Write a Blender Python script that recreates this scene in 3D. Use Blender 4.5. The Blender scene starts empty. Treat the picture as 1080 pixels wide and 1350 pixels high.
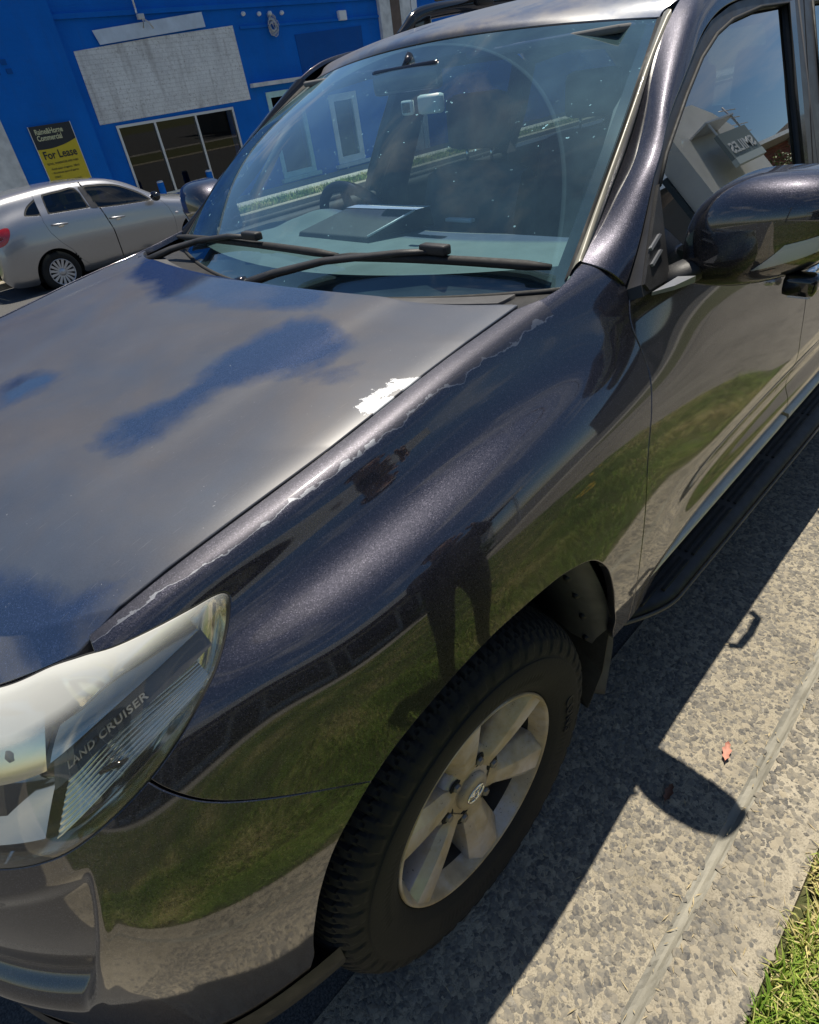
import bpy, bmesh, math, random
import numpy as np
from mathutils import Vector, Matrix

R_ = math.radians
scene = bpy.context.scene
col = scene.collection

# ------------------------------------------------------------------ camera
# world frame: x = towards the front of the parked 4WD, y = towards the near kerb, z = up,
# origin on the ground under the middle of its front axle
CAM_POS = (0.4497, 1.3532, 1.5597)
CAM_R = ((-0.69010, 0.71174, -0.13111),      # right
         (-0.49546, -0.33278, 0.80230),      # up
         (0.52750, 0.61871, 0.58219))        # back
cam_d = bpy.data.cameras.new("camera")
cam_d.sensor_fit = 'VERTICAL'
cam_d.sensor_height = 36.0
cam_d.lens = 791.635 / 1350 * 36
cam_d.clip_start = 0.05
cam_d.clip_end = 2000
cam = bpy.data.objects.new("camera", cam_d)
col.objects.link(cam)
m = Matrix(((CAM_R[0][0], CAM_R[1][0], CAM_R[2][0], CAM_POS[0]),
            (CAM_R[0][1], CAM_R[1][1], CAM_R[2][1], CAM_POS[1]),
            (CAM_R[0][2], CAM_R[1][2], CAM_R[2][2], CAM_POS[2]),
            (0, 0, 0, 1)))
cam.matrix_world = m
scene.camera = cam

# ------------------------------------------------------------------ sun and sky
SUN = Vector((-0.24, -0.128, 1.0)).normalized()        # direction towards the sun, nearly overhead
sun_d = bpy.data.lights.new("sun", 'SUN')
sun_d.energy = 5.0
sun_d.angle = R_(0.53)
sun_d.color = (1.0, 0.93, 0.81)
sun = bpy.data.objects.new("sun", sun_d)
col.objects.link(sun)
sun.rotation_euler = (-SUN).to_track_quat('-Z', 'Y').to_euler()
sun.location = (0, 0, 30)

world = bpy.data.worlds.new("World")
scene.world = world
world.use_nodes = True
wn = world.node_tree
wn.nodes.clear()
def W(t, **k):
    n = wn.nodes.new(t)
    for a, b in k.items():
        setattr(n, a, b)
    return n
sky = W('ShaderNodeTexSky', sky_type='NISHITA', sun_disc=False)
sky.sun_elevation = math.asin(SUN.z)
sky.sun_rotation = math.atan2(SUN.x, SUN.y)
sky.air_density = 1.0
sky.dust_density = 0.2
sky.ozone_density = 2.5
tc = W('ShaderNodeTexCoord')
mp = W('ShaderNodeMapping')
mp.inputs['Scale'].default_value = (1.0, 1.0, 2.6)
mp.inputs['Rotation'].default_value = (0.0, 0.0, 0.6)
nz = W('ShaderNodeTexNoise')
nz.inputs['Scale'].default_value = 2.3
nz.inputs['Detail'].default_value = 7.0
nz.inputs['Roughness'].default_value = 0.56
nz.inputs['Distortion'].default_value = 0.5
rp = W('ShaderNodeValToRGB')
rp.color_ramp.elements[0].position = 0.52
rp.color_ramp.elements[1].position = 0.70
rp.color_ramp.elements[1].color = (0.85, 0.85, 0.85, 1)
mx = W('ShaderNodeMix', data_type='RGBA')
mx.inputs['B'].default_value = (6.6, 6.8, 7.2, 1)
bg = W('ShaderNodeBackground')
bg.inputs['Strength'].default_value = 0.066
wo = W('ShaderNodeOutputWorld')
wl = wn.links.new
wl(tc.outputs['Generated'], mp.inputs['Vector'])
wl(mp.outputs['Vector'], nz.inputs['Vector'])
wl(nz.outputs['Fac'], rp.inputs['Fac'])
wl(rp.outputs['Color'], mx.inputs['Factor'])
hs = W('ShaderNodeHueSaturation')
hs.inputs['Saturation'].default_value = 1.18
wl(sky.outputs['Color'], hs.inputs['Color'])
wl(hs.outputs['Color'], mx.inputs['A'])
wl(mx.outputs['Result'], bg.inputs['Color'])
wl(bg.outputs['Background'], wo.inputs['Surface'])

scene.view_settings.view_transform = 'Standard'
scene.view_settings.look = 'None'
scene.view_settings.exposure = 0.3
scene.view_settings.gamma = 1.0
scene.view_settings.use_curve_mapping = False
scene.cycles.use_denoising = True
scene.cycles.max_bounces = 12
scene.cycles.transparent_max_bounces = 16
scene.cycles.transmission_bounces = 10
scene.cycles.glossy_bounces = 6
scene.cycles.caustics_reflective = False
scene.cycles.caustics_refractive = False
scene.cycles.sample_clamp_indirect = 6.0

# ------------------------------------------------------------------ helpers
def mesh_obj(name, V, F, mat=None, parent=None, smooth=True, attrs=None, loc=None):
    me = bpy.data.meshes.new(name)
    me.from_pydata([tuple(map(float, v)) for v in V], [], [tuple(int(i) for i in f) for f in F])
    if smooth:
        me.polygons.foreach_set('use_smooth', [True] * len(me.polygons))
    if attrs:
        for k, a in attrs.items():
            at = me.attributes.new(k, 'FLOAT', 'POINT')
            at.data.foreach_set('value', np.asarray(a, dtype=np.float32))
    o = bpy.data.objects.new(name, me)
    col.objects.link(o)
    if mat is not None:
        me.materials.append(mat)
    if parent is not None:
        o.parent = parent
    if loc is not None:
        o.location = loc
    me.update()
    return o

def tag(o, label=None, cat=None, group=None, kind=None):
    if label: o['label'] = label
    if cat: o['category'] = cat
    if group: o['group'] = group
    if kind: o['kind'] = kind
    return o

def empty(name, label, cat, loc=(0, 0, 0), rz=0.0, group=None):
    o = bpy.data.objects.new(name, None)
    o.empty_display_size = 0.066
    col.objects.link(o)
    o.location = loc
    o.rotation_euler = (0, 0, rz)
    return tag(o, label, cat, group)

def copy_tree(o, parent=None):
    c = o.copy()
    col.objects.link(c)
    c.parent = parent
    for ch in list(o.children):
        copy_tree(ch, c)
    return c

class MB:
    """collects simple shapes into one mesh"""
    def __init__(s):
        s.V = []; s.F = []
    def add(s, V, F):
        k = len(s.V)
        s.V += [tuple(v) for v in V]
        s.F += [tuple(i + k for i in f) for f in F]
        return s
    def box(s, a, b):
        x0, y0, z0 = a; x1, y1, z1 = b
        return s.add([(x0,y0,z0),(x1,y0,z0),(x1,y1,z0),(x0,y1,z0),(x0,y0,z1),(x1,y0,z1),(x1,y1,z1),(x0,y1,z1)],
                     [(0,3,2,1),(4,5,6,7),(0,1,5,4),(1,2,6,5),(2,3,7,6),(3,0,4,7)])
    def bbox(s, a, b, r):
        """box with bevelled edges"""
        bm = bmesh.new()
        bmesh.ops.create_cube(bm, size=1.0)
        for v in bm.verts:
            v.co = Vector(((a[0]+b[0])/2 + v.co.x*(b[0]-a[0]), (a[1]+b[1])/2 + v.co.y*(b[1]-a[1]), (a[2]+b[2])/2 + v.co.z*(b[2]-a[2])))
        bmesh.ops.bevel(bm, geom=bm.edges[:], offset=r, segments=2, affect='EDGES', profile=0.6)
        s.bm(bm)
        return s
    def bm(s, bm):
        bm.verts.index_update()
        s.add([v.co[:] for v in bm.verts], [[v.index for v in f.verts] for f in bm.faces])
        bm.free()
        return s
    def tube(s, pts, r, n=10, cap=True, flat=None):
        pts = [Vector(p) for p in pts]
        rs = r if hasattr(r, '__len__') else [r] * len(pts)
        V = []; F = []
        up = Vector((0, 0, 1))
        for i, p in enumerate(pts):
            d = (pts[min(i+1, len(pts)-1)] - pts[max(i-1, 0)]).normalized()
            a = d.cross(up)
            if a.length < 1e-3: a = d.cross(Vector((1, 0, 0)))
            a.normalize(); b = a.cross(d).normalized()
            fa, fb = flat if flat else (1, 1)
            for k in range(n):
                t = 2*math.pi*k/n
                V.append(p + a*math.cos(t)*rs[i]*fa + b*math.sin(t)*rs[i]*fb)
        for i in range(len(pts)-1):
            for k in range(n):
                k2 = (k+1) % n
                F.append((i*n+k, i*n+k2, (i+1)*n+k2, (i+1)*n+k))
        if cap:
            F.append(tuple(range(n-1, -1, -1)))
            F.append(tuple((len(pts)-1)*n + k for k in range(n)))
        return s.add(V, F)
    def lathe(s, prof, axis='y', c=(0, 0, 0), n=48, close=False):
        """prof: list of (radius, height along axis)"""
        V = []; F = []
        for i in range(n):
            t = 2*math.pi*i/n
            for r, h in prof:
                a, b = r*math.cos(t), r*math.sin(t)
                p = (a, h, b) if axis == 'y' else ((a, b, h) if axis == 'z' else (h, a, b))
                V.append((p[0]+c[0], p[1]+c[1], p[2]+c[2]))
        m_ = len(prof)
        for i in range(n):
            j = (i+1) % n
            for k in range(m_ - (0 if close else 1)):
                k2 = (k+1) % m_
                F.append((i*m_+k, i*m_+k2, j*m_+k2, j*m_+k) if axis != 'z' else (i*m_+k, j*m_+k, j*m_+k2, i*m_+k2))
        return s.add(V, F)
    def prism(s, poly, d, axis=1, at=0.0):
        """2-D polygon extruded along an axis from at to at+d"""
        n = len(poly)
        def P(q, h):
            if axis == 1: return (q[0], h, q[1])
            if axis == 2: return (q[0], q[1], h)
            return (h, q[0], q[1])
        V = [P(q, at) for q in poly] + [P(q, at+d) for q in poly]
        F = [tuple(range(n)), tuple(range(2*n-1, n-1, -1))]
        for i in range(n):
            j = (i+1) % n
            F.append((i, i+n, j+n, j))
        return s.add(V, F)
    def obj(s, name, mat, parent=None, smooth=False, loc=None, auto=None):
        o = mesh_obj(name, s.V, s.F, mat, parent, smooth, loc=loc)
        bm = bmesh.new(); bm.from_mesh(o.data)
        bmesh.ops.recalc_face_normals(bm, faces=bm.faces[:])
        bm.to_mesh(o.data); bm.free()
        if auto is not None:
            smooth_by_angle(o, auto)
        return o

def smooth_by_angle(o, deg):
    me = o.data
    me.polygons.foreach_set('use_smooth', [True] * len(me.polygons))
    bm = bmesh.new(); bm.from_mesh(me)
    for e in bm.edges:
        if len(e.link_faces) == 2 and e.calc_face_angle(0) > R_(deg):
            e.smooth = False
    bm.to_mesh(me); bm.free()
    return o

def text_mesh(txt, size=1.0, extrude=0.0, spacing=1.0, offset=0.0, align='LEFT', bold=0.0):
    """the outlines of a line of lettering as (V, F) in the xy plane"""
    c = bpy.data.curves.new("lettering", 'FONT')
    c.body = txt; c.size = size; c.extrude = extrude; c.space_character = spacing
    c.align_x = align; c.offset = bold
    c.resolution_u = 3
    o = bpy.data.objects.new("lettering_tmp", c)
    col.objects.link(o)
    dg = bpy.context.evaluated_depsgraph_get()
    me = o.evaluated_get(dg).to_mesh()
    V = np.array([v.co[:] for v in me.vertices]); F = [tuple(p.vertices) for p in me.polygons]
    o.evaluated_get(dg).to_mesh_clear()
    bpy.data.objects.remove(o); bpy.data.curves.remove(c)
    return V, F

# ------------------------------------------------------------------ materials
class NT:
    def __init__(s, name):
        s.m = bpy.data.materials.new(name); s.m.use_nodes = True
        s.t = s.m.node_tree; s.n = s.t.nodes; s.l = s.t.links.new
        s.b = s.n['Principled BSDF']; s.out = s.n['Material Output']
    def node(s, t, **k):
        n = s.n.new(t)
        for a, b in k.items():
            if a.startswith('i_'): n.inputs[a[2:].replace('_', ' ')].default_value = b
            else: setattr(n, a, b)
        return n
    def set(s, **k):
        for a, b in k.items():
            s.b.inputs[a.replace('_', ' ')].default_value = b
        return s
    def coord(s, which='Object', scale=1.0, rot=(0, 0, 0)):
        c = s.node('ShaderNodeTexCoord'); mpp = s.node('ShaderNodeMapping')
        sc = scale if hasattr(scale, '__len__') else (scale,)*3
        mpp.inputs['Scale'].default_value = sc
        mpp.inputs['Rotation'].default_value = rot
        s.l(c.outputs[which], mpp.inputs['Vector'])
        return mpp.outputs['Vector']
    def noise(s, vec, scale, detail=4, rough=0.55, dist=0.0):
        n = s.node('ShaderNodeTexNoise', i_Scale=scale, i_Detail=detail, i_Roughness=rough, i_Distortion=dist)
        if vec is not None: s.l(vec, n.inputs['Vector'])
        return n.outputs['Fac']
    def ramp(s, fac, stops):
        r = s.node('ShaderNodeValToRGB')
        while len(r.color_ramp.elements) < len(stops): r.color_ramp.elements.new(0.5)
        for e, (p, c) in zip(r.color_ramp.elements, stops):
            e.position = p
            e.color = (c, c, c, 1) if not hasattr(c, '__len__') else (*c[:3], 1)
        s.l(fac, r.inputs['Fac'])
        return r.outputs['Color']
    def mix(s, fac, a, b, mode='MIX'):
        n = s.node('ShaderNodeMix', data_type='RGBA', blend_type=mode)
        for key, v in (('Factor', fac), ('A', a), ('B', b)):
            if hasattr(v, 'links') or hasattr(v, 'is_linked'): s.l(v, n.inputs[key])
            elif key == 'Factor': n.inputs[key].default_value = v
            else: n.inputs[key].default_value = (*v[:3], 1)
        return n.outputs['Result']
    def math(s, op, a, b=None, c=None):
        n = s.node('ShaderNodeMath', operation=op)
        for i, v in enumerate((a, b, c)):
            if v is None: continue
            if hasattr(v, 'is_linked'): s.l(v, n.inputs[i])
            else: n.inputs[i].default_value = v
        return n.outputs[0]
    def attr(s, name):
        return s.node('ShaderNodeAttribute', attribute_name=name).outputs['Fac']
    def bump(s, h, strength=0.3, dist=0.01, normal=None):
        n = s.node('ShaderNodeBump', i_Strength=strength, i_Distance=dist)
        s.l(h, n.inputs['Height'])
        if normal is not None: s.l(normal, n.inputs['Normal'])
        return n.outputs['Normal']
    def link(s, out, inp):
        s.l(out, s.b.inputs[inp]); return s

def plain(name, colr, rough=0.5, metal=0.0, var=0.0, vscale=8.0, coat=0.0, spec=0.5, bump=0.0, bscale=60.0, **k):
    """a single-colour material with slight mottling"""
    t = NT(name)
    t.set(Roughness=rough, Metallic=metal, Coat_Weight=coat, Specular_IOR_Level=spec)
    if var > 0:
        v = t.coord('Object')
        f = t.noise(v, vscale, 5)
        lo = tuple(c*(1-var) for c in colr); hi = tuple(min(1, c*(1+var)) for c in colr)
        t.link(t.ramp(f, [(0.3, lo), (0.7, hi)]), 'Base Color')
        r = t.ramp(t.noise(v, vscale*2.3, 4), [(0.3, max(0, rough-0.08)), (0.7, min(1, rough+0.08))])
        t.link(r, 'Roughness')
    else:
        t.set(Base_Color=(*colr, 1))
    if bump > 0:
        t.link(t.bump(t.noise(t.coord('Object'), bscale, 4), bump, 0.005), 'Normal')
    for a, b in k.items(): t.set(**{a: b})
    return t.m
# ------------------------------------------------------------------ spline surfaces (numpy)
def nspline(P, t):
    """natural cubic spline through P[0..n-1] (uniform knots), evaluated at parameters t (0..n-1)"""
    P = np.asarray(P, float); n = len(P); sh = P.shape[1:]
    Q = P.reshape(n, -1)
    A = np.zeros((n, n)); B = np.zeros_like(Q)
    A[0, 0] = A[-1, -1] = 1
    for i in range(1, n-1):
        A[i, i-1:i+2] = (1, 4, 1)
        B[i] = 6*(Q[i-1] - 2*Q[i] + Q[i+1])
    M = np.linalg.solve(A, B)
    t = np.asarray(t, float)
    i = np.clip(np.floor(t).astype(int), 0, n-2); f = (t - i)[:, None]
    g = 1 - f
    out = g*Q[i] + f*Q[i+1] + ((g**3 - g)*M[i] + (f**3 - f)*M[i+1])/6
    return out.reshape((len(t),) + sh)

def grid_surface(C, us, vs):
    """C[u][v] -> points [len(us)][len(vs)]"""
    A = nspline(np.asarray(C, float), us)
    return np.swapaxes(nspline(np.swapaxes(A, 0, 1), vs), 0, 1)

# left flank of the 4WD: columns from the rear door round the front corner to the middle of the nose,
# rows from the bonnet gap / window belt down to the sill
FLANK = []
def _st(x, yz): FLANK.append([(x, y, z) for y, z in yz])
_door = [(.828,1.245),(.845,1.212),(.862,1.168),(.879,1.115),(.892,1.055),(.905,.985),(.918,.905),(.928,.82),(.929,.745),(.917,.67),(.931,.595),(.868,.45)]
_st(-2.7, _door); _st(-2.2, _door); _st(-1.7, _door); _st(-1.25, _door)
_st(-.85, [(.800,1.252),(.824,1.224),(.850,1.180),(.872,1.122),(.888,1.058),(.904,.985),(.919,.905),(.930,.82),(.933,.745),(.924,.67),(.934,.595),(.880,.45)])
_st(-.60, [(.752,1.250),(.787,1.234),(.819,1.192),(.848,1.133),(.876,1.077),(.903,1.014),(.923,.938),(.937,.855),(.944,.765),(.946,.67),(.942,.57),(.925,.46)])
_st(-.40, [(.735,1.222),(.772,1.210),(.801,1.166),(.833,1.118),(.874,1.080),(.911,1.018),(.933,.940),(.947,.868),(.955,.79),(.955,.69),(.947,.58),(.925,.46)])
_st(-.20, [(.735,1.200),(.772,1.187),(.797,1.145),(.831,1.103),(.879,1.070),(.916,1.012),(.939,.937),(.953,.868),(.963,.80),(.964,.70),(.954,.59),(.928,.46)])
_st(0.0, [(.735,1.170),(.772,1.157),(.796,1.117),(.829,1.079),(.878,1.049),(.914,.995),(.937,.927),(.952,.862),(.962,.80),(.964,.70),(.954,.59),(.928,.46)])
_st(.18, [(.735,1.146),(.770,1.132),(.792,1.093),(.823,1.058),(.867,1.031),(.901,.980),(.923,.914),(.937,.85),(.947,.785),(.950,.70),(.943,.59),(.918,.44)])
_st(.32, [(.733,1.126),(.765,1.112),(.786,1.073),(.812,1.041),(.845,1.011),(.872,.961),(.893,.901),(.909,.845),(.921,.785),(.926,.70),(.921,.595),(.903,.42)])
FLANK.append([(.432,.722,1.098),(.442,.748,1.083),(.456,.772,1.052),(.468,.789,1.012),(.479,.805,.972),(.488,.824,.932),(.496,.843,.886),(.502,.861,.836),(.506,.874,.776),(.507,.879,.70),(.504,.876,.61),(.492,.863,.41)])
FLANK.append([(.512,.655,1.058),(.530,.678,1.046),(.553,.700,1.014),(.576,.716,.972),(.594,.727,.926),(.608,.739,.880),(.622,.753,.832),(.634,.766,.780),(.642,.774,.722),(.645,.777,.65),(.643,.775,.575),(.632,.764,.38)])
FLANK.append([(.595,.50,1.030),(.622,.515,1.018),(.655,.53,.985),(.688,.54,.940),(.712,.548,.892),(.732,.556,.845),(.750,.563,.798),(.763,.568,.748),(.771,.572,.695),(.775,.573,.63),(.773,.572,.56),(.760,.565,.38)])
FLANK.append([(.655,.26,1.022),(.685,.265,1.010),(.722,.27,.978),(.757,.275,.935),(.782,.278,.888),(.803,.28,.842),(.82,.283,.796),(.834,.285,.748),(.842,.287,.695),(.846,.288,.63),(.844,.287,.56),(.83,.283,.38)])
FLANK.append([(.675,0,1.02),(.705,0,1.008),(.743,0,.976),(.778,0,.933),(.804,0,.886),(.825,0,.842),(.842,0,.796),(.857,0,.748),(.865,0,.695),(.869,0,.63),(.867,0,.56),(.853,0,.38)])
FU, FV = len(FLANK)-1, len(FLANK[0])-1

def flank(us, vs): return grid_surface(FLANK, us, vs)

# bonnet (both halves): rows along x from the rear edge to the nose, columns across y
GAPX = [(-.395,1.222),(-.26,1.207),(-.14,1.191),(.04,1.163),(.17,1.147),(.30,1.131),(.37,1.118),(.430,1.088)]
def bonnet(s, r):
    """s in -1..1 across, r in 0..1 rear to front -> point"""
    s = np.asarray(s, float); r = np.asarray(r, float)
    a = np.abs(s)
    # side edge as function of r, rear edge and front edge
    gx = np.array([p[0] for p in GAPX]); gz = np.array([p[1] for p in GAPX])
    xr = -.268 - .102*a**2 - .028*np.clip((a-.8)/.2, 0, 1)**2
    xf = .672 - .03*a - .09*a**3 - .122*a**6
    x = xr + (xf - xr)*r
    xe = -.398 + (.430 + .398)*r
    yw = np.interp(xe, [-.4, -.3, .1, .32, .38, .432], [.7278, .7278, .7278, .7258, .7238, .7175])
    y = s*yw
    ze = np.interp(xe, gx, gz)
    fall = np.clip((r-.62)/.38, 0, 1)
    crown = (.009)*(1 - a**2.4) + .006*(1/(1+np.exp((a-.70)/.018)))*np.clip(1.15-r, 0, 1)
    z = ze - .0018*np.clip((a-.955)/.045, 0, 1)**2 + crown - .072*(1-a**6)*fall**2.2
    return np.stack([x, y, z], -1)

# windscreen: s across -1..1, t bottom..top 0..1
def screen(s, t):
    s = np.asarray(s, float); t = np.asarray(t, float)
    a2 = s*s
    xb = -.395 - .150*a2; zb = 1.188 + .030*a2; yb = .730
    xt = -1.005 - .095*a2; zt = 1.622 - .034*a2; yt = .594
    k = t + 0*s
    x = xb + (xt-xb)*k; z = zb + (zt-zb)*k; y = s*(yb + (yt-yb)*k + .024*np.sin(np.pi*np.clip(k, 0, 1)))
    bul = .032*np.sin(np.pi*np.clip(k, 0, 1))
    return np.stack([x + bul*.6, y, z + bul*.8], -1)
# ------------------------------------------------------------------ panel tools
def grid_faces(nu, nv):
    F = []
    for i in range(nu-1):
        for j in range(nv-1):
            a = i*nv + j
            F.append((a, a+1, a+nv+1, a+nv))
    return F

def clip(V, F, f, attrs=None):
    """keep the part of the mesh where the vertex field f > 0; attrs are carried along"""
    V = np.asarray(V, float); f = np.asarray(f, float)
    f = np.where(np.abs(f) < 1e-9, 1e-9, f)
    attrs = {k: list(a) for k, a in (attrs or {}).items()}
    NV = [tuple(v) for v in V]; cache = {}; out = []
    def cut(a, b):
        k = (a, b) if a < b else (b, a)
        if k not in cache:
            t = f[a]/(f[a]-f[b])
            cache[k] = len(NV)
            NV.append(tuple(V[a]*(1-t) + V[b]*t))
            for q in attrs.values(): q.append(q[a]*(1-t) + q[b]*t)
        return cache[k]
    pos_ = f > 0
    for fc in F:
        s = [pos_[i] for i in fc]
        if all(s): out.append(fc); continue
        if not any(s): continue
        P = []
        n = len(fc)
        for i in range(n):
            a, b = fc[i], fc[(i+1) % n]
            if s[i]: P.append(a)
            if s[i] != s[(i+1) % n]: P.append(cut(a, b))
        if len(P) >= 3: out.append(tuple(P))
    used = sorted({i for fc in out for i in fc})
    mp_ = {o: i for i, o in enumerate(used)}
    V2 = np.array([NV[i] for i in used]) if used else np.zeros((0, 3))
    F2 = [tuple(mp_[i] for i in fc) for fc in out]
    A2 = {k: np.array([q[i] for i in used]) for k, q in attrs.items()}
    return V2, F2, A2

def vnormals(V, F):
    N = np.zeros_like(V)
    for fc in F:
        a, b, c = V[fc[0]], V[fc[1]], V[fc[2]]
        n = np.cross(b-a, c-a)
        if len(fc) > 3:
            d = V[fc[3]]; n = n + np.cross(c-a, d-a)
        for i in fc: N[i] += n
    return N/np.maximum(np.linalg.norm(N, axis=1, keepdims=True), 1e-12)

def flange(V, F, r=0.0015, depth=0.014, A=None):
    """roll the free edge of a panel over and turn it inwards"""
    cnt = {}
    for fc in F:
        for i in range(len(fc)):
            a, b = fc[i], fc[(i+1) % len(fc)]
            k = (min(a, b), max(a, b))
            cnt.setdefault(k, []).append((a, b))
    E = [e[0] for e in cnt.values() if len(e) == 1]
    if not E: return V, F, A
    N = vnormals(V, F)
    T = {}
    for a, b in E:
        d = V[b]-V[a]; L = np.linalg.norm(d)
        if L < 1e-9: continue
        t = np.cross(d/L, (N[a]+N[b])/2)
        for i in (a, b): T[i] = T.get(i, 0) + t
    ids = sorted(T); base = len(V)
    rings = []
    Vn = [V]
    off = [(.0, .0), (.7, .3), (1.0, 1.0), (1.0, None)]
    for k, (lt, ln) in enumerate(off):
        P = []
        for i in ids:
            t = T[i]/max(np.linalg.norm(T[i]), 1e-9)
            P.append(V[i] + t*r*lt - N[i]*(r*ln if ln is not None else depth))
        rings.append({i: base + k*len(ids) + j for j, i in enumerate(ids)})
        Vn.append(np.array(P))
    F2 = list(F)
    for a, b in E:
        if a not in rings[0] or b not in rings[0]: continue
        for k in range(3):
            F2.append((rings[k][b], rings[k][a], rings[k+1][a], rings[k+1][b]))
    V2 = np.concatenate(Vn)
    A2 = None
    if A is not None:
        A2 = {k: np.concatenate([q] + [q[ids]]*4) for k, q in A.items()}
    return V2, F2, A2

def mirror_y(V, F):
    V = np.array(V, float).copy(); V[:, 1] *= -1
    return V, [tuple(reversed(f)) for f in F]

def poly_sd(P, poly):
    """signed distance (positive inside) of points P (n,2) to a closed polygon"""
    poly = np.asarray(poly, float); P = np.asarray(P, float)
    d = np.full(len(P), 1e9); ins = np.zeros(len(P), bool)
    n = len(poly)
    for i in range(n):
        a, b = poly[i], poly[(i+1) % n]
        e = b-a; w = P-a
        t = np.clip((w@e)/max(e@e, 1e-12), 0, 1)
        d = np.minimum(d, np.linalg.norm(w - t[:, None]*e, axis=1))
        c = (a[1] > P[:, 1]) != (b[1] > P[:, 1])
        with np.errstate(divide='ignore', invalid='ignore'):
            xi = a[0] + (P[:, 1]-a[1])/(b[1]-a[1])*(b[0]-a[0])
        ins ^= c & (P[:, 0] < xi)
    return np.where(ins, d, -d)

def closed_curve(pts, k=6):
    """smooth closed curve through pts (Catmull-Rom)"""
    P = np.asarray(pts, float); n = len(P); out = []
    for i in range(n):
        p0, p1, p2, p3 = P[i-1], P[i], P[(i+1) % n], P[(i+2) % n]
        for j in range(k):
            t = j/k
            out.append(.5*((2*p1) + (-p0+p2)*t + (2*p0-5*p1+4*p2-p3)*t*t + (-p0+3*p1-3*p2+p3)*t**3))
    return np.array(out)

from mathutils.geometry import tessellate_polygon
def plate(outer, holes, fmap, thick, r=0.0):
    """flat polygon (with holes) in 2-D mapped to 3-D by fmap(x, z) -> (point, normal), given a thickness"""
    loops = [list(map(tuple, outer))] + [list(map(tuple, h)) for h in holes]
    tri = tessellate_polygon([[Vector((a, b, 0)) for a, b in lp] for lp in loops])
    flat = [p for lp in loops for p in lp]
    V = []; F = []
    n = len(flat)
    pts = [fmap(*p) for p in flat]
    for p, nn in pts: V.append(np.array(p))
    for p, nn in pts: V.append(np.array(p) - np.array(nn)*thick)
    for t in tri:
        a, b, c = t
        nrm = np.cross(V[b]-V[a], V[c]-V[a])
        if nrm @ np.array(pts[a][1]) < 0: a, b, c = a, c, b
        F.append((a, b, c)); F.append((a+n, c+n, b+n))
    k = 0
    for lp in loops:
        m_ = len(lp)
        for i in range(m_):
            a, b = k+i, k+(i+1) % m_
            F.append((a, b, b+n, a+n))
        k += m_
    bm = bmesh.new()
    vs_ = [bm.verts.new(v) for v in V]
    for fc in F:
        try: bm.faces.new([vs_[i] for i in fc])
        except ValueError: pass
    bmesh.ops.recalc_face_normals(bm, faces=bm.faces[:])
    bm.verts.index_update()
    VV = np.array([v.co[:] for v in bm.verts]); FF = [tuple(v.index for v in f.verts) for f in bm.faces]
    bm.free()
    return VV, FF
# ------------------------------------------------------------------ materials of the 4WD
def flake(t, vec_scale=900.0):
    """fine metal flake: tiny cells that tilt the base normal and vary its brightness"""
    v = t.coord('Object')
    vo = t.node('ShaderNodeTexVoronoi', i_Scale=vec_scale)
    t.l(v, vo.inputs['Vector'])
    return v, vo

def paint(name, base, rough=0.40, coat_rough=0.03, wear=None):
    t = NT(name)
    v, vo = flake(t)
    sep = t.node('ShaderNodeSeparateColor'); t.l(vo.outputs['Color'], sep.inputs['Color'])
    lo = tuple(c*0.55 for c in base); hi = tuple(min(1, c*2.2) for c in base)
    colr = t.ramp(sep.outputs[0], [(0.0, lo), (0.80, base), (0.90, tuple(c*1.2 for c in base)), (1.0, hi)])
    nb = t.bump(sep.outputs[1], 0.22, 0.0006)
    dust = t.ramp(t.noise(v, 3.0, 6, 0.6), [(0.35, 0.0), (0.75, 1.0)])
    t.set(Metallic=0.88, Coat_Weight=1.0, Coat_IOR=1.85)
    rg = t.ramp(dust, [(0.0, rough-0.03), (1.0, rough+0.06)])
    spots = t.ramp(t.noise(v, 240.0, 2, 0.5), [(0.735, 0.0), (0.76, 1.0)])
    spots = t.math('MULTIPLY', spots, t.ramp(t.noise(v, 9.0, 3), [(0.5, 0.0), (0.7, 1.0)]))
    colr = t.mix(t.math('MULTIPLY', spots, 0.55), colr, (0.35, 0.34, 0.33))
    cr = t.ramp(dust, [(0.0, coat_rough), (1.0, coat_rough+0.035)])
    t.link(cr, 'Coat Roughness')
    t.l(nb, t.b.inputs['Normal'])
    return t, v, colr, rg, dust, spots

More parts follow.
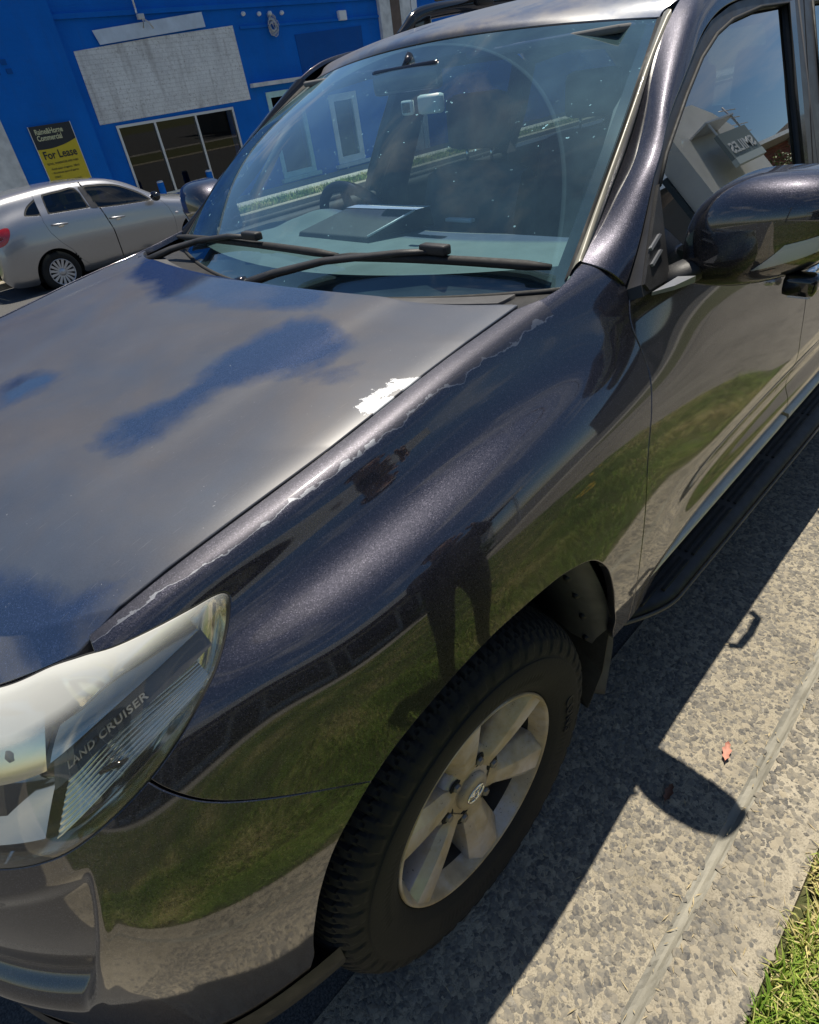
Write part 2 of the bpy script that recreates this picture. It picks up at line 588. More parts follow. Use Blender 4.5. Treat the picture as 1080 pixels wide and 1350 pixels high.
DARK = (0.042, 0.040, 0.051)
def m_paint():
    t, v, c, rg, dust, sp = paint('dark_metallic_paint', DARK)
    t.link(c, 'Base Color'); t.link(rg, 'Roughness')
    return t.m
def m_fender():
    """clear coat gone between the bonnet gap and a scalloped peeling edge"""
    t, v, c, rg, dust, sp = paint('peeling_metallic_paint', DARK)
    ps, pd = t.attr('ps'), t.attr('pd')
    cv = t.node('ShaderNodeCombineXYZ'); t.l(ps, cv.inputs['X'])
    n1 = t.noise(cv.outputs[0], 14.0, 2, 0.5)
    cv2 = t.node('ShaderNodeCombineXYZ'); t.l(ps, cv2.inputs['X']); t.l(pd, cv2.inputs['Y'])
    vo = t.node('ShaderNodeTexVoronoi', i_Scale=32.0, feature='SMOOTH_F1'); t.l(cv2.outputs[0], vo.inputs['Vector'])
    n2 = t.noise(cv2.outputs[0], 70.0, 3, 0.6)
    w = t.math('MULTIPLY_ADD', t.math('SUBTRACT', n1, 0.5), 0.020, 0.0)
    w = t.math('MULTIPLY_ADD', vo.outputs['Distance'], -0.020, t.math('ADD', w, 0.007))
    w = t.math('MULTIPLY_ADD', t.math('SUBTRACT', n2, 0.5), 0.010, w)
    d = t.math('SUBTRACT', pd, w)                       # < 0 : clear coat missing
    bare = t.math('LESS_THAN', d, 0.0)
    width = t.math('MULTIPLY_ADD', t.ramp(t.noise(cv2.outputs[0], 30.0, 3, .6), [(0.50, 0.0), (0.60, 1.0)]), 0.0060, 0.0008)
    line = t.math('MULTIPLY', t.math('LESS_THAN', d, 0.0004), t.math('GREATER_THAN', d, t.math('MULTIPLY', width, -1.0)))
    lim = t.math('MULTIPLY', t.math('GREATER_THAN', ps, -0.425), t.math('LESS_THAN', ps, 0.415))
    line = t.math('MULTIPLY', line, lim)
    bare = t.math('MULTIPLY', bare, lim)
    cw = t.math('SUBTRACT', 1.0, t.math('MULTIPLY', bare, 0.4))
    t.link(cw, 'Coat Weight')
    c = t.mix(t.math('MULTIPLY', bare, 0.18), c, (0.15, 0.146, 0.152))
    lop = t.ramp(t.noise(cv2.outputs[0], 22.0, 3), [(0.35, 0.40), (0.60, 0.62)])
    c = t.mix(t.math('MULTIPLY', line, lop), c, (0.27, 0.285, 0.31))
    rg2 = t.math('MULTIPLY_ADD', bare, 0.05, rg)
    t.link(c, 'Base Color'); t.link(rg2, 'Roughness')
    return t.m
def m_bonnet(name='weathered_bonnet_paint', k=1.0):
    """oxidised paint: chalky grey-brown where the clear coat has died, glossy patches where it has not"""
    t, v, c, rg, dust, sp = paint(name, (0.032, 0.046, 0.095), 0.4, 0.05)  # bluer than the body paint, putting the mirrored sky into the colour
    g = t.attr('gloss'); w = t.attr('white')
    n = t.noise(v, 16.0, 6, 0.62)
    n3 = t.noise(v, 160.0, 3, 0.6)
    mask = t.math('ADD', g, t.math('MULTIPLY', t.math('SUBTRACT', n, 0.5), 0.75))
    mask = t.math('ADD', mask, t.math('MULTIPLY', t.math('SUBTRACT', t.noise(v, 5.5, 4, .6, .8), 0.5), 0.95))
    mask = t.math('ADD', mask, t.math('MULTIPLY', t.math('SUBTRACT', n3, 0.5), 0.14))
    mask = t.ramp(mask, [(0.30, 0.0), (0.76, 1.0)])
    chalk = t.ramp(t.noise(v, 5.0, 5, 0.6), [(0.3, tuple(q*k for q in (0.040, 0.039, 0.041))), (0.7, tuple(q*k for q in (0.068, 0.063, 0.060)))])
    chalk = t.mix(t.ramp(t.noise(v, 420.0, 2), [(0.3, 0.0), (0.7, 0.35)]), chalk, (0.07, 0.07, 0.075))
    tint = t.ramp(t.noise(v, 2.6, 5, .6, .6), [(.36, (0.80, 1.02, 1.38)), (.62, (1.15, 1.08, 1.02))])
    chalk = t.mix(1.0, chalk, tint, 'MULTIPLY')
    c = t.mix(mask, chalk, c)
    c = t.mix(t.math('MULTIPLY', sp, 0.8), c, (0.45, 0.45, 0.45))
    scr = t.ramp(t.noise(t.coord('Object', (6.0, 90.0, 1.0), (0, 0, .5)), 5.0, 2, .5), [(.70, 0.0), (.72, .20)])
    c = t.mix(scr, c, (0.22, 0.22, 0.22))
    t.link(t.math('MULTIPLY_ADD', mask, 0.54, 0.46), 'Coat Weight'); t.set(Coat_IOR=2.6)
    t.link(t.math('MULTIPLY_ADD', mask, -0.20, 0.25), 'Coat Roughness')
    t.link(t.math('MULTIPLY_ADD', mask, 0.50, 0.12), 'Metallic')
    wm = t.math('ADD', w, t.math('MULTIPLY', t.math('SUBTRACT', t.noise(v, 70.0, 6, 0.75), 0.5), 1.5))
    wm = t.ramp(wm, [(0.49, 0.0), (0.52, 1.0)])
    c = t.mix(wm, c, t.ramp(t.noise(v, 60.0, 4), [(.3, (.48, .48, .48)), (.6, (.72, .72, .71))]))
    t.link(c, 'Base Color')
    r2 = t.math('MULTIPLY_ADD', mask, -0.10, 0.50)
    t.link(r2, 'Roughness')
    met = t.math('MULTIPLY', t.math('MULTIPLY_ADD', mask, 0.50, 0.12), t.math('SUBTRACT', 1.0, wm))
    t.link(met, 'Metallic')
    return t.m

M = {}
M['paint'] = m_paint()
M['fender'] = m_fender()
M['bonnet'] = m_bonnet()
M['roof_paint'] = m_bonnet('weathered_roof_paint', 1.9)
M['black_plastic'] = plain('black_plastic', (0.016, 0.016, 0.017), 0.55, var=0.35, vscale=20, bump=0.12, bscale=400)
M['grey_plastic'] = plain('faded_grey_plastic', (0.075, 0.075, 0.078), 0.62, var=0.25, vscale=14, bump=0.12, bscale=300)
M['gloss_black'] = plain('gloss_black', (0.010, 0.010, 0.011), 0.12, coat=0.6)
M['rubber'] = plain('rubber', (0.013, 0.013, 0.013), 0.7, var=0.3, vscale=30)
M['frame_grey'] = plain('door_frame_satin', (0.040, 0.040, 0.043), 0.42, var=0.12, vscale=12)
M['chrome'] = plain('chrome', (0.82, 0.82, 0.80), 0.06, 1.0, var=0.06, vscale=20)
M['satin_metal'] = plain('satin_trim', (0.60, 0.57, 0.47), 0.45, 0.0, var=0.1, vscale=20)
M['moulding'] = plain('screen_moulding_beige', (0.28, 0.26, 0.20), 0.38, 0.0, var=0.2, vscale=16, coat=0.3)
M['dark'] = plain('underbody_black', (0.008, 0.008, 0.008), 0.85)
M['liner'] = plain('arch_liner_felt', (0.020, 0.020, 0.019), 0.9, var=0.4, vscale=40, bump=0.3, bscale=200)

def m_glass(name, tint=(1, 1, 1), rough=0.0, dirt=0.0, film_col=(0.5, 0.6, 0.6), refl=1.75):
    """thin pane: clear with a Fresnel reflection, plus a diffuse film"""
    t = NT(name)
    for n in (t.b,): t.n.remove(n)
    tr = t.node('ShaderNodeBsdfTransparent'); tr.inputs['Color'].default_value = (*tint, 1)
    gl = t.node('ShaderNodeBsdfGlossy'); gl.inputs['Roughness'].default_value = rough
    fr = t.node('ShaderNodeFresnel')
    ge = t.node('ShaderNodeNewGeometry')
    # the same reflection from either side of the sheet
    t.l(t.math('MULTIPLY_ADD', ge.outputs['Backfacing'], 1/1.52-1.52, 1.52), fr.inputs['IOR'])
    # both faces of the pane reflect
    f2 = t.math('MINIMUM', t.math('MULTIPLY', fr.outputs[0], refl), 1.0)
    ms = t.node('ShaderNodeMixShader'); t.l(f2, ms.inputs[0]); t.l(tr.outputs[0], ms.inputs[1]); t.l(gl.outputs[0], ms.inputs[2])
    outp = ms.outputs[0]
    if dirt > 0:
        df = t.node('ShaderNodeBsdfDiffuse'); df.inputs['Color'].default_value = (*film_col, 1)
        m2 = t.node('ShaderNodeMixShader')
        t.dirt_in = m2.inputs[0]; m2.inputs[0].default_value = dirt
        t.l(outp, m2.inputs[1]); t.l(df.outputs[0], m2.inputs[2]); outp = m2.outputs[0]
    t.l(outp, t.out.inputs['Surface'])
    return t
M['side_glass'] = m_glass('side_window_glass', (0.38, 0.45, 0.45), refl=3.4).m
M['clear_glass'] = m_glass('door_glass_clear', (0.82, 0.90, 0.90), refl=1.6).m
M['privacy_glass'] = m_glass('rear_privacy_glass', (0.30, 0.35, 0.35), refl=2.6).m
def m_screen():
    """windscreen: green tint, a shaded top band, dust outside the wiper's sweep, splashes"""
    t = m_glass('windscreen_glass', (0.76, 0.94, 0.97), dirt=0.05, film_col=(0.34, 0.64, 0.74), refl=2.6)
    v = t.coord('Object')
    sw = t.attr('sweep'); edge = t.attr('edge')
    film = t.ramp(t.noise(v, 5.0, 5), [(0.35, 0.025), (0.75, 0.07)])  # thin teal film on the whole pane, painted in as a glow
    un = t.math('MULTIPLY', t.ramp(sw, [(0.48, 0.0), (0.52, 1.0)]), t.ramp(t.noise(v, 7.0, 5), [(0.3, 0.012), (0.75, 0.065)]))
    d = t.math('ADD', film, un)
    rim = t.math('MULTIPLY', t.math('LESS_THAN', t.math('ABSOLUTE', t.math('SUBTRACT', sw, 0.5)), 0.025), 0.03)
    d = t.math('ADD', d, rim)
    sp = t.ramp(t.noise(v, 85.0, 2, 0.5), [(0.715, 0.0), (0.74, 1.0)])
    sp = t.math('MULTIPLY', sp, t.ramp(t.noise(v, 6.0, 2), [(0.48, 0.0), (0.62, 0.75)]))
    d = t.math('ADD', d, sp)
    # tinted sun band along the top
    tb = t.ramp(edge, [(.83, (0.76, 0.94, 0.97)), (.88, (0.40, 0.48, 0.74))])
    for n_ in t.n:
        if n_.type == 'BSDF_TRANSPARENT': t.l(tb, n_.inputs['Color'])
    t.l(d, t.dirt_in)
    return t.m
M['screen'] = m_screen()
M['mirror'] = plain('mirror_silver', (0.9, 0.9, 0.9), 0.01, 1.0)
M['dash'] = plain('dash_vinyl', (0.13, 0.16, 0.16), 0.6, var=0.1, vscale=10, bump=0.1, bscale=500)
M['seat'] = plain('seat_cloth', (0.15, 0.16, 0.175), 0.85, var=0.15, vscale=12, bump=0.1, bscale=300)
M['trim_inside'] = plain('cabin_trim', (0.045, 0.046, 0.05), 0.7, var=0.1)
M['headlining'] = plain('headlining', (0.16, 0.16, 0.16), 0.9)
M['wheel_leather'] = plain('wheel_leather', (0.02, 0.02, 0.022), 0.45)
M['white_plastic'] = plain('white_plastic', (0.75, 0.78, 0.76), 0.4)
def m_alloy():
    t = NT('dusty_alloy')
    v = t.coord('Object')
    n = t.noise(v, 9.0, 6, 0.6)
    dustc = t.ramp(t.noise(v, 22.0, 5), [(0.3, (0.36, 0.26, 0.145)), (0.7, (0.60, 0.45, 0.26))])
    clean = (0.60, 0.60, 0.64)
    k = t.ramp(n, [(0.28, 0.12), (0.54, 0.93)])
    c = t.mix(k, clean, dustc)
    spk = t.ramp(t.noise(v, 190.0, 2), [(0.66, 0.0), (0.70, 0.8)])
    spk = t.math('MULTIPLY', spk, t.ramp(t.noise(v, 12.0, 2), [(0.5, 0.0), (0.6, 1.0)]))
    c = t.mix(spk, c, (0.05, 0.04, 0.03))
    t.link(c, 'Base Color')
    t.link(t.math('MULTIPLY_ADD', k, -0.55, 0.75), 'Metallic')
    t.link(t.math('MULTIPLY_ADD', k, 0.3, 0.33), 'Roughness')
    t.link(t.bump(t.noise(v, 160.0, 4), 0.15, 0.002), 'Normal')
    return t.m
M['alloy'] = m_alloy()
M['wheel_shade'] = plain('wheel_shade_coating', (0.035, 0.028, 0.022), 0.75, 0.2, var=0.35, vscale=14)  # near-black tone paints in the shade between the spokes
M['nut'] = plain('dull_nut_steel', (0.22, 0.20, 0.17), 0.4, 0.7)
M['bezel_plastic'] = plain('grained_grey_plastic', (0.016, 0.017, 0.020), 0.5, var=0.15, vscale=30, bump=0.15, bscale=600)
def m_tyre():
    t = NT('tyre_rubber')
    v = t.coord('Object')
    c = t.ramp(t.noise(v, 7.0, 6, 0.6), [(0.35, (0.006, 0.006, 0.006)), (0.75, (0.017, 0.015, 0.012))])
    t.link(c, 'Base Color'); t.set(Roughness=0.82)
    t.link(t.bump(t.noise(v, 130.0, 4), 0.25, 0.003), 'Normal')
    return t.m
M['tyre'] = m_tyre()
def m_lens():
    """headlight lens: clear plastic, yellowed and milky where the sun has crazed it (upper side)"""
    t = m_glass('headlight_lens', (0.95, 0.93, 0.84), rough=0.03, dirt=0.05, film_col=(0.84, 0.84, 0.78))
    v = t.coord('Object')
    h = t.attr('haze')
    n = t.noise(v, 14.0, 5, 0.6)
    m2 = t.math('ADD', h, t.math('MULTIPLY', t.math('SUBTRACT', n, 0.5), 0.25))
    t.l(t.ramp(m2, [(0.20, 0.02), (0.60, 0.16), (0.95, 0.56)]), t.dirt_in)
    return t.m
M['lens'] = m_lens()
M['lens_clear'] = m_glass('clear_lens', (0.93, 0.93, 0.92), dirt=0.10, film_col=(0.8, 0.8, 0.8)).m
M['grey_trim'] = plain('grey_satin_trim', (0.26, 0.27, 0.29), 0.35, 0.5)
M['repeater_back'] = plain('repeater_back', (0.85, 0.85, 0.85), 0.35, 0.1)
M['repeater_lens'] = m_glass('repeater_lens', (0.93, 0.93, 0.92), dirt=0.40, film_col=(0.75, 0.75, 0.76)).m
M['lamp_chrome'] = plain('lamp_chrome', (0.90, 0.90, 0.88), 0.10, 1.0)
M['lamp_dark'] = plain('lamp_bezel_grey', (0.10, 0.10, 0.11), 0.2, 0.6)
M['letter_grey'] = plain('moulded_lettering', (0.42, 0.42, 0.44), 0.35, 0.3)
# ================================================================== the dark 4WD
car = empty('four_wheel_drive', 'dark grey metallic four wheel drive with peeling clear coat on bonnet and fender', 'car', (0, 0, 0))

def part(name, V, F, mat, parent=car, smooth=True, attrs=None, both=False, label=None):
    o = mesh_obj(name, V, F, mat, parent, smooth, attrs)
    if label: o['label'] = label
    if both:
        V2, F2 = mirror_y(V, F)
        o2 = mesh_obj(name, V2, F2, mat, parent, smooth, attrs)
        return o, o2
    return o

US, VS = .13, .055                     # rough metres per unit of u and v on the flank
HEADLIGHT = closed_curve([(13.3,.7),(12.6,.14),(11.95,.06),(11.35,.10),(10.93,.55),(10.63,1.0),(10.29,1.30),(9.96,1.50),(9.73,1.61),
    (9.635,1.73),(9.635,1.96),(9.78,2.50),(10.03,3.20),(10.22,3.60),(10.47,4.08),(10.75,4.50),(11.05,4.77),(11.39,4.92),(11.69,4.90),
    (12.08,4.75),(12.7,4.3),(13.2,3.6),(13.42,2.2)], 5)
HL = HEADLIGHT*np.array([US, VS])
ARCH = closed_curve([(.415,.20),(.400,.47),(.370,.611),(.345,.679),(.317,.727),(.282,.765),(.236,.803),(.179,.835),(.085,.864),(-.002,.876),(-.075,.877),(-.160,.871),
    (-.217,.861),(-.282,.838),(-.323,.804),(-.356,.756),(-.388,.678),(-.407,.614),(-.445,.499),(-.47,.20)], 5)
_gv = [0,1.15,1.9,2.8,3.8,4.45,5.3,6.3,7.9,9.0,9.9,11.2]
_gu = [5.17,5.08,4.95,5.05,5.05,5.06,5.18,5.37,5.48,5.50,5.45,5.38]
def door_gap(v): return nspline_tab(_gv, _gu, v)
_sv = [3.9,4.50,5.08,5.83,6.43,7.05,7.75,8.5]
_su = [10.80,10.75,10.66,10.47,10.22,9.89,9.41,8.85]
def nspline_tab(xs, ys, q):
    """smooth monotone-ish interpolation of a table"""
    xs = np.asarray(xs, float); ys = np.asarray(ys, float); q = np.asarray(q, float)
    m_ = np.gradient(ys, xs)
    i = np.clip(np.searchsorted(xs, q)-1, 0, len(xs)-2)
    h = xs[i+1]-xs[i]; t = np.clip((q-xs[i])/h, -2, 3)
    return ((2*t**3-3*t**2+1)*ys[i] + (t**3-2*t**2+t)*h*m_[i] + (-2*t**3+3*t**2)*ys[i+1] + (t**3-t**2)*h*m_[i+1])
def bumper_seam(v): return nspline_tab(_sv, _su, np.clip(v, 3.9, 8.5))

def flank_grid(u0, u1, v0, v1, du=.025, dv=.07):
    us = np.linspace(u0, u1, int((u1-u0)/du)+2); vs = np.linspace(v0, v1, int((v1-v0)/dv)+2)
    G = flank(us, vs); U, V_ = np.meshgrid(us, vs, indexing='ij')
    F = [tuple(reversed(f)) for f in grid_faces(len(us), len(vs))]
    return G.reshape(-1, 3), F, U.ravel(), V_.ravel()

def outward(V, F, ref):
    """make sure the faces look away from ref"""
    s = 0
    for fc in F[::37]:
        a, b, c = V[fc[0]], V[fc[1]], V[fc[2]]
        s += np.dot(np.cross(b-a, c-a), a-ref)
    return F if s > 0 else [tuple(reversed(f)) for f in F]
CEN = np.array([-.3, 0, .8])

def flank_panel(u0, u1, v0, v1, field, du=.025, dv=.07, fl=.014, extra=None, attrs=None):
    V, F, U, Vv = flank_grid(u0, u1, v0, v1, du, dv)
    A = {'u': U, 'v': Vv}
    V, F, A = clip(V, F, field(U, Vv, V), A)
    for g in (extra or []):
        V, F, A = clip(V, F, g(A['u'], A['v'], V), A)
    F = outward(V, F, CEN)
    V, F, A = flange(V, F, .0016, fl, A)
    return V, F, A
hl_sd = lambda u, v: poly_sd(np.stack([u*US, v*VS], 1), HL)
arch_sd = lambda X: poly_sd(X[:, [0, 2]], ARCH)

def flank_pt(u, v):
    u = np.atleast_1d(u).astype(float); v = np.atleast_1d(v).astype(float)
    A_ = nspline(np.asarray(FLANK, float), u)
    return np.array([nspline(A_[i], [v[i]])[0] for i in range(len(u))])
def flank_nrm(u, v):
    e = 1e-3
    a = flank_pt(u+e, v)-flank_pt(u-e, v); b = flank_pt(u, v+e)-flank_pt(u, v-e)
    n = np.cross(a, b); n /= np.linalg.norm(n, axis=1, keepdims=True)
    s = np.sign((n*(flank_pt(u, v)-CEN)).sum(1))[:, None]
    return n*s

# --- front fenders
_ev = ([5.0, 5.2, 5.42, 5.62, 5.82, 5.97, 6.1, 7.0, 12.0], [.03, .14, .50, .66, .58, .32, .09, .07, .07])
def fender_top(u): return np.interp(u, _ev[0], _ev[1])
def f_fender(u, v, X):
    f = (u - door_gap(v) - .012)*US
    f = np.minimum(f, (v - fender_top(u))*VS)
    f = np.minimum(f, (bumper_seam(v) - u - .018)*US)
    return f
V, F, A = flank_panel(4.8, 11.3, 0, 11, f_fender, extra=[lambda u, v, X: -hl_sd(u, v) - .0022, lambda u, v, X: -arch_sd(X)], fl=.016)
_pu = [5.9,6.34,6.66,6.96,7.28,7.54,7.84,8.12,8.39,8.69,9.27,9.73,10.17,10.54,10.8]
_pv = [1.40,1.35,1.25,1.15,1.02,1.03,1.05,1.07,1.02,1.02,.90,.80,.65,.48,.45]
pd = (A['v'] - np.interp(A['u'], _pu, _pv))*.042
fender_l = part('fender', V, F, M['fender'], attrs={'ps': V[:, 0], 'pd': pd}, label='front fender with a scalloped line of peeling clear coat')
V2, F2 = mirror_y(V, F)
part('fender', V2, F2, M['paint'])

# --- bumper: one skin right across the nose
def f_bumper(u, v, X): return np.where(v > 3.9, (u - bumper_seam(v) - .006)*US, -1.0*np.ones_like(u)*.01)
GRILLE = closed_curve([(13.6,.9),(14.2,.75),(15.0,.7),(15.2,2.0),(15.0,4.6),(14.3,4.5),(13.75,3.9),(13.55,2.4)], 4)*np.array([US, VS])
_rv = [5.3, 5.75, 6.5, 7.3, 8.3, 9.2, 10.2]
_ru = [11.30, 11.36, 11.43, 11.54, 11.74, 11.95, 12.15]
def sstep(a, b, x):
    t = np.clip((x-a)/(b-a), 0, 1); return t*t*(3-2*t)
def recess(u, v):
    """the lower corner breaks along a near vertical line; the face in front of it is set back and leans down"""
    edge = sstep(0, .10, u - np.interp(v, _rv, _ru))*(1 - sstep(13.3, 13.7, u))
    win = sstep(5.45, 6.10, v)*(1 - sstep(9.0, 9.9, v))
    ridge = np.exp(-((u - np.interp(v, _rv, _ru) + .05)/.06)**2)*win*.0018
    return edge*win*(.010 + .026*np.clip((v-5.5)/3.5, 0, 1)) - ridge
uvm = lambda u, v: np.stack([u*US, v*VS], 1)
def build_bumper():
    V, F, U, Vv = flank_grid(9.0, 15.0, 0, 11, .02, .06)
    A = {'u': U, 'v': Vv}
    f = np.where(Vv > 4.0, (U - bumper_seam(Vv) - .018)*US, (U - 11.6)*US)
    V, F, A = clip(V, F, f, A)
    V, F, A = clip(V, F, -hl_sd(A['u'], A['v']) - .0022, A)
    V, F, A = clip(V, F, -arch_sd(V), A)
    V, F, A = clip(V, F, -poly_sd(np.stack([A['u']*US, A['v']*VS], 1), GRILLE), A)
    V, F, A = clip(V, F, (A['v']-.10)*VS, A)
    F = outward(V, F, CEN)
    V = V - vnormals(V, F)*recess(A['u'], A['v'])[:, None]
    F = outward(V, F, CEN)
    V2, F2 = mirror_y(V, F)
    n = len(V)
    VV = np.concatenate([V, V2]); FF = list(F) + [tuple(i+n for i in f) for f in F2]
    # weld the middle
    mid = {}
    mapto = list(range(len(VV)))
    for i, p in enumerate(VV):
        if abs(p[1]) < 1e-4:
            k = (round(p[0], 4), round(p[2], 4))
            mapto[i] = mid.setdefault(k, i)
    FF = [tuple(mapto[i] for i in f) for f in FF]
    return flange(VV, FF, .0016, .018)[:2]
V, F = build_bumper()
part('bumper', V, F, M['paint'])
cc = flank_pt(12.7, 6.8)[0] - flank_nrm(12.7, 6.8)[0]*.018
for sd in (1, -1):
    MB().lathe([(.0, .012), (.035, .008), (.045, .0), (.05, -.02)], 'x', (cc[0], sd*cc[1], cc[2]), 24).obj('fog_lamp', M['lens_clear'], car, smooth=True)
# lower black lip of the bumper
g = MB()
lipu = np.linspace(10.25, 15, 60)
ring = flank(lipu, [11.0])[:, 0]
def lip(side):
    P = []
    for p in ring:
        q = np.array(p); c = np.array([.1, 0, q[2]]); d = (q-c); d[2] = 0; d /= np.linalg.norm(d)
        P.append([q + d*.004 + [0, 0, .012], q + d*.010 + [0, 0, -.012], q + d*.004 + [0, 0, -.05], q - d*.03 + [0, 0, -.062], q - d*.10 + [0, 0, -.055]])
    P = np.array(P)
    if side < 0: P[..., 1] *= -1
    n, m_ = P.shape[:2]
    Fs = grid_faces(n, m_)
    return P.reshape(-1, 3), Fs
for sd in (1, -1): g.add(*lip(sd))
g.obj('bumper_lip', M['black_plastic'], car, smooth=True)
# grille: backing and bars
g = MB()
for k in range(7):
    z = .80 + k*.035
    g.tube([(.70, y, z) if False else (.83 - .35*y*y - (z-.8)*.35, y, z) for y in np.linspace(-.40, .40, 13)], .010, 6)
g.obj('grille', M['satin_metal'], car, smooth=True)
MB().box((.50, -.45, .74), (.66, .45, 1.0)).obj('radiator_panel', M['dark'], car)

# --- headlights
def build_headlight(side):
    V, F, U, Vv = flank_grid(9.4, 13.6, 0, 5.2, .03, .08)
    A = {'u': U, 'v': Vv}
    V, F, A = clip(V, F, hl_sd(U, Vv) - .0015, A)
    F = outward(V, F, CEN)
    N = vnormals(V, F)
    # the lens bulges a little over the body line
    b = np.clip(poly_sd(np.stack([A['u']*US, A['v']*VS], 1), HL)/.03, 0, 1)
    V = V + N*(b*(2-b)*.006)[:, None]
    haze = np.clip((2.30 - A['v'] + .10*(A['u']-10.4))/.9, 0, 1)
    A['haze'] = haze
    V, F, A = flange(V, F, .002, .020, A)
    sgn = lambda P: (P if side > 0 else P*np.array([1, -1, 1]))
    fl = lambda Fs: (Fs if side > 0 else [tuple(reversed(f)) for f in Fs])
    root = mesh_obj('headlight', sgn(V), fl(F), M['lens'], car, True, {'haze': A['haze']})
    # bowl behind the lens
    ring = HEADLIGHT
    c = ring.mean(0)
    rows = []
    for k, (sc, dep) in enumerate([(.985, .010), (.96, .035), (.90, .06), (.70, .075), (.4, .085), (.0, .09)]):
        uv = c + (ring-c)*sc
        P = flank_pt(uv[:, 0], np.clip(uv[:, 1], 0, 11)); Nn = flank_nrm(uv[:, 0], np.clip(uv[:, 1], .01, 10.9))
        rows.append(P - Nn*dep)
    n = len(ring); Vb = np.concatenate(rows); Fb = []
    for k in range(len(rows)-1):
        for i in range(n):
            j = (i+1) % n
            Fb.append((k*n+i, k*n+j, (k+1)*n+j, (k+1)*n+i))
    o = mesh_obj('lamp_bowl', sgn(Vb), fl(Fb), M['lamp_chrome'], root)
    # black seal round the lens
    uvs = ring
    pts = flank_pt(uvs[:, 0], uvs[:, 1]) - flank_nrm(uvs[:, 0], np.clip(uvs[:, 1], .02, 10))*.003
    g = MB().tube([sgn(p) for p in pts] + [sgn(pts[0])], .0028, 6, cap=False)
    g.obj('seal', M['rubber'], root, smooth=True)
    def strip(u0, u1, va, vb, dep, name, mat, nu=40, nv=8, flute=0.0, nf=0, tilt=0.0):
        us = np.linspace(u0, u1, nu); P = []
        for i, u in enumerate(us):
            k = i/(nu-1)
            vv = np.linspace(va[0]+(va[1]-va[0])*k, vb[0]+(vb[1]-vb[0])*k, nv)
            uu = np.full(nv, u)
            q = flank_pt(uu, vv) - flank_nrm(uu, vv)*(dep + tilt*(1-np.linspace(0, 1, nv)) + flute*np.sin(np.linspace(0, nf*2*math.pi, nv)))[:, None]
            P.append(q)
        P = np.array(P).reshape(-1, 3)
        Fs = outward(P, grid_faces(nu, nv), CEN)
        return mesh_obj(name, sgn(P), fl(Fs), mat, root)
    strip(9.95, 11.55, (2.15, 2.75), (2.62, 3.45), .020, 'bezel', M['lamp_dark'], tilt=.006)
    strip(10.12, 11.62, (2.72, 3.55), (3.35, 4.62), .014, 'reflector', M['lamp_chrome'], 40, 61, .0012, 9, tilt=.045)
    strip(9.98, 11.5, (1.55, 1.85), (2.10, 2.68), .012, 'upper_reflector', M['lamp_chrome'], 30, 9, tilt=.02)
    strip(11.66, 12.5, (1.2, .9), (2.9, 2.9), .028, 'park_lamp', M['lamp_chrome'], 20, 12)
    strip(11.74, 12.6, (3.05, 3.0), (4.5, 4.2), .016, 'low_reflector', M['lamp_chrome'], 20, 12, tilt=.05)
    strip(12.15, 12.9, (2.6, 2.3), (4.2, 3.9), .035, 'mesh_bezel', M['lamp_dark'], 20, 12)
    # moulded lettering on the bezel
    T, TF = text_mesh('LAND CRUISER', 1.0, 0.05, 1.12, bold=0.012)
    T = T.copy(); L = T[:, 0].max()-T[:, 0].min(); T[:, 0] -= T[:, 0].min()
    k = T[:, 0]/L if side > 0 else 1 - T[:, 0]/L
    u = 11.34 - .80*k
    vmid = 3.00 - .35*k
    hh = T[:, 1]/0.73
    v = vmid - (hh-.5)*.215
    P = flank_pt(u, v) - flank_nrm(u, v)*(.0175 - .002*(T[:, 2] > 0))[:, None]
    mesh_obj('lettering', sgn(P), TF, M['letter_grey'], root, False)
    # projector
    cu, cv = 12.05, 2.2
    cc = flank_pt(cu, cv)[0] - flank_nrm(cu, cv)[0]*.06
    bm = bmesh.new(); bmesh.ops.create_uvsphere(bm, u_segments=24, v_segments=12, radius=.033)
    g = MB().bm(bm)
    mesh_obj('projector', [tuple(sgn(np.array(p)+cc)) for p in g.V], g.F, M['gloss_black'], root)
    # indicator bulb
    cc = flank_pt(11.0, 3.75)[0] - flank_nrm(11.0, 3.75)[0]*.022
    g = MB().tube([cc-np.array([.02, -.01, 0]), cc, cc+np.array([.012, -.006, -.004])], [.003, .004, .003], 8)
    mesh_obj('bulb_clip', [tuple(sgn(np.array(p))) for p in g.V], g.F, M['gloss_black'], root)
    return root
hl_left = build_headlight(1); hl_left['label'] = 'milky yellowed headlight with LAND CRUISER lettering'
build_headlight(-1)

